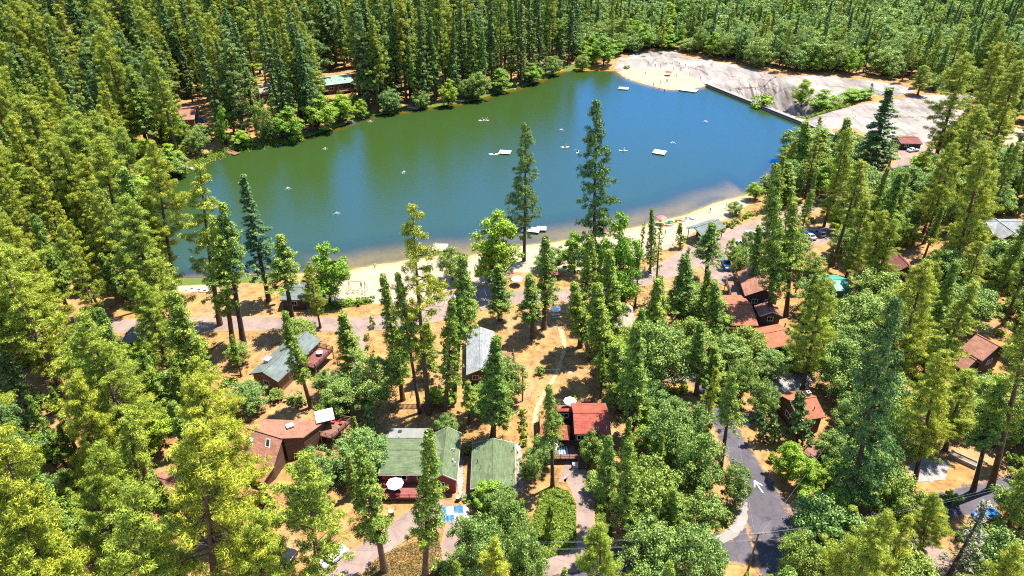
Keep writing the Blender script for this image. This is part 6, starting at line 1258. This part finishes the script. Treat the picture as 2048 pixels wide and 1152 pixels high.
# ivy and dry grass tufts over the planted banks: nobody could count them
def cover(name, label, poly, n_, mat, hgt, ll, lw, up=.6):
    g = np.random.default_rng(len(name)); lo = np.min(poly, 0); hi = np.max(poly, 0); Q = g.uniform(lo, hi, (n_ * 3, 2)); Q = Q[in_poly(Q, poly)][:n_]; h_ = height(Q); cl = .5 + .5 * np.sin(Q[:, 0] * 1.9 + np.sin(Q[:, 1] * 1.3) * 2) * np.cos(Q[:, 1] * 1.7)
    C = np.concatenate([Q, (h_ + g.uniform(.05, 1, len(Q)) ** 1.5 * hgt * (.35 + cl))[:, None]], -1); N = g.normal(size=C.shape) * .7 + [0, 0, up]; f = g.uniform(.6, 1.3, len(Q)); V, F = leaves(C, N, ll * f, lw * f, g)
    tagged(link(name, quad_mesh(name, V, F, [M[mat]])), label, 'ground cover', kind='stuff')
cover('ivy_bank', 'bright green ivy covering the bank beside the red-roofed cabin driveway', GREENS[0], 16000, 'ivy', .45, .16, .12); cover('ivy_verge', 'bright green ivy along the far side of the narrow driveway', GREENS[1], 7000, 'ivy', .45, .16, .12)
cover('dry_tufts', 'dry grass and seedlings on the bank below the grey drive', flat([(720, 1152), (760, 1110), (820, 1085), (880, 1080), (890, 1160), (760, 1200)], 1.2), 9000, 'grass', .35, .16, .05, .1)
cover('lawn_strip', 'green grass strip behind the sandy beach', GREENS[2], 7000, 'ivy', .3, .14, .06, .1); cover('gully_scrub', 'green scrub filling the gully below the dam', GREENS[6], 9000, 'ivy', 1.6, .35, .25); cover('ivy_patch', 'ivy patch beyond the chalet deck', GREENS[5], 6000, 'ivy', .5, .16, .12)
cover('bank_scrub', 'leafy green scrub along the bank by the brown plank dock', flat([(370, 346), (440, 318), (480, 303), (560, 291), (610, 280), (605, 270), (560, 280), (480, 290), (430, 300), (360, 335)], .6), 14000, 'ivy', 1.3, .22, .16)
# fallen twigs and needle drifts on the open ground: one object
g = np.random.default_rng(77); Q = np.stack([g.uniform(-60, 60, 60000), g.uniform(66, 150, 60000)], -1); ok = (sdist(Q, LAKE) > 8) & (sdist(Q, BEACH) > 2) & (np.min([seg_dist(Q, r_, False) for r_ in ROADS], 0) > 3.5)
cl = np.sin(Q[:, 0] * .9 + np.sin(Q[:, 1] * .6) * 2) * np.cos(Q[:, 1] * .8 + Q[:, 0] * .3) + g.normal(0, .6, len(Q)); Q = Q[ok & (cl > .35)][:16000]
for x_, y_, r_ in FOOT: Q = Q[(Q[:, 0] - x_) ** 2 + (Q[:, 1] - y_) ** 2 > (r_ * .8) ** 2]
C = np.concatenate([Q, (height(Q) + .04)[:, None]], -1); f = g.uniform(.3, 1.4, len(Q)); V, F = leaves(C, g.normal(size=C.shape) * .25 + [0, 0, 1], .3 * f, .035 * f, g)
tagged(link('fallen_twigs', quad_mesh('fallen_twigs', V, F, [M['bark']])), 'fallen twigs and bark scattered over the dry ground', 'litter', kind='stuff')
for k in range(26):
    x_, y_ = rnd.uniform(-85, 95), rnd.uniform(68, 150); u, v, d_ = project((x_, y_, 1.2))
    if sdist(np.array([x_, y_]), LAKE) < 12 or sdist(np.array([x_, y_]), BEACH) < 3 or min(seg_dist(np.array([x_, y_]), r_, False) for r_ in ROADS) < 4 or any((x_ - a_) ** 2 + (y_ - b_) ** 2 < r_ * r_ for a_, b_, r_ in FOOT): continue
    z_ = hz(x_, y_); L_ = rnd.uniform(1.6, 5); b = MB(); b.tube((-L_ / 2, 0, .12), (L_ / 2, 0, .14), .16, .1, n=7); b.tube((L_ * .1, 0, .14), (L_ * .2, .5, .35), .04, .02, n=5)
    w_ = place_name(Vector((x_, y_, z_))); tagged(b.build('fallen_log', M['bark'], None, (x_, y_, z_), rnd.uniform(0, 6.28)), 'grey brown fallen log lying ' + w_, 'log', 'fallen logs ' + w_)
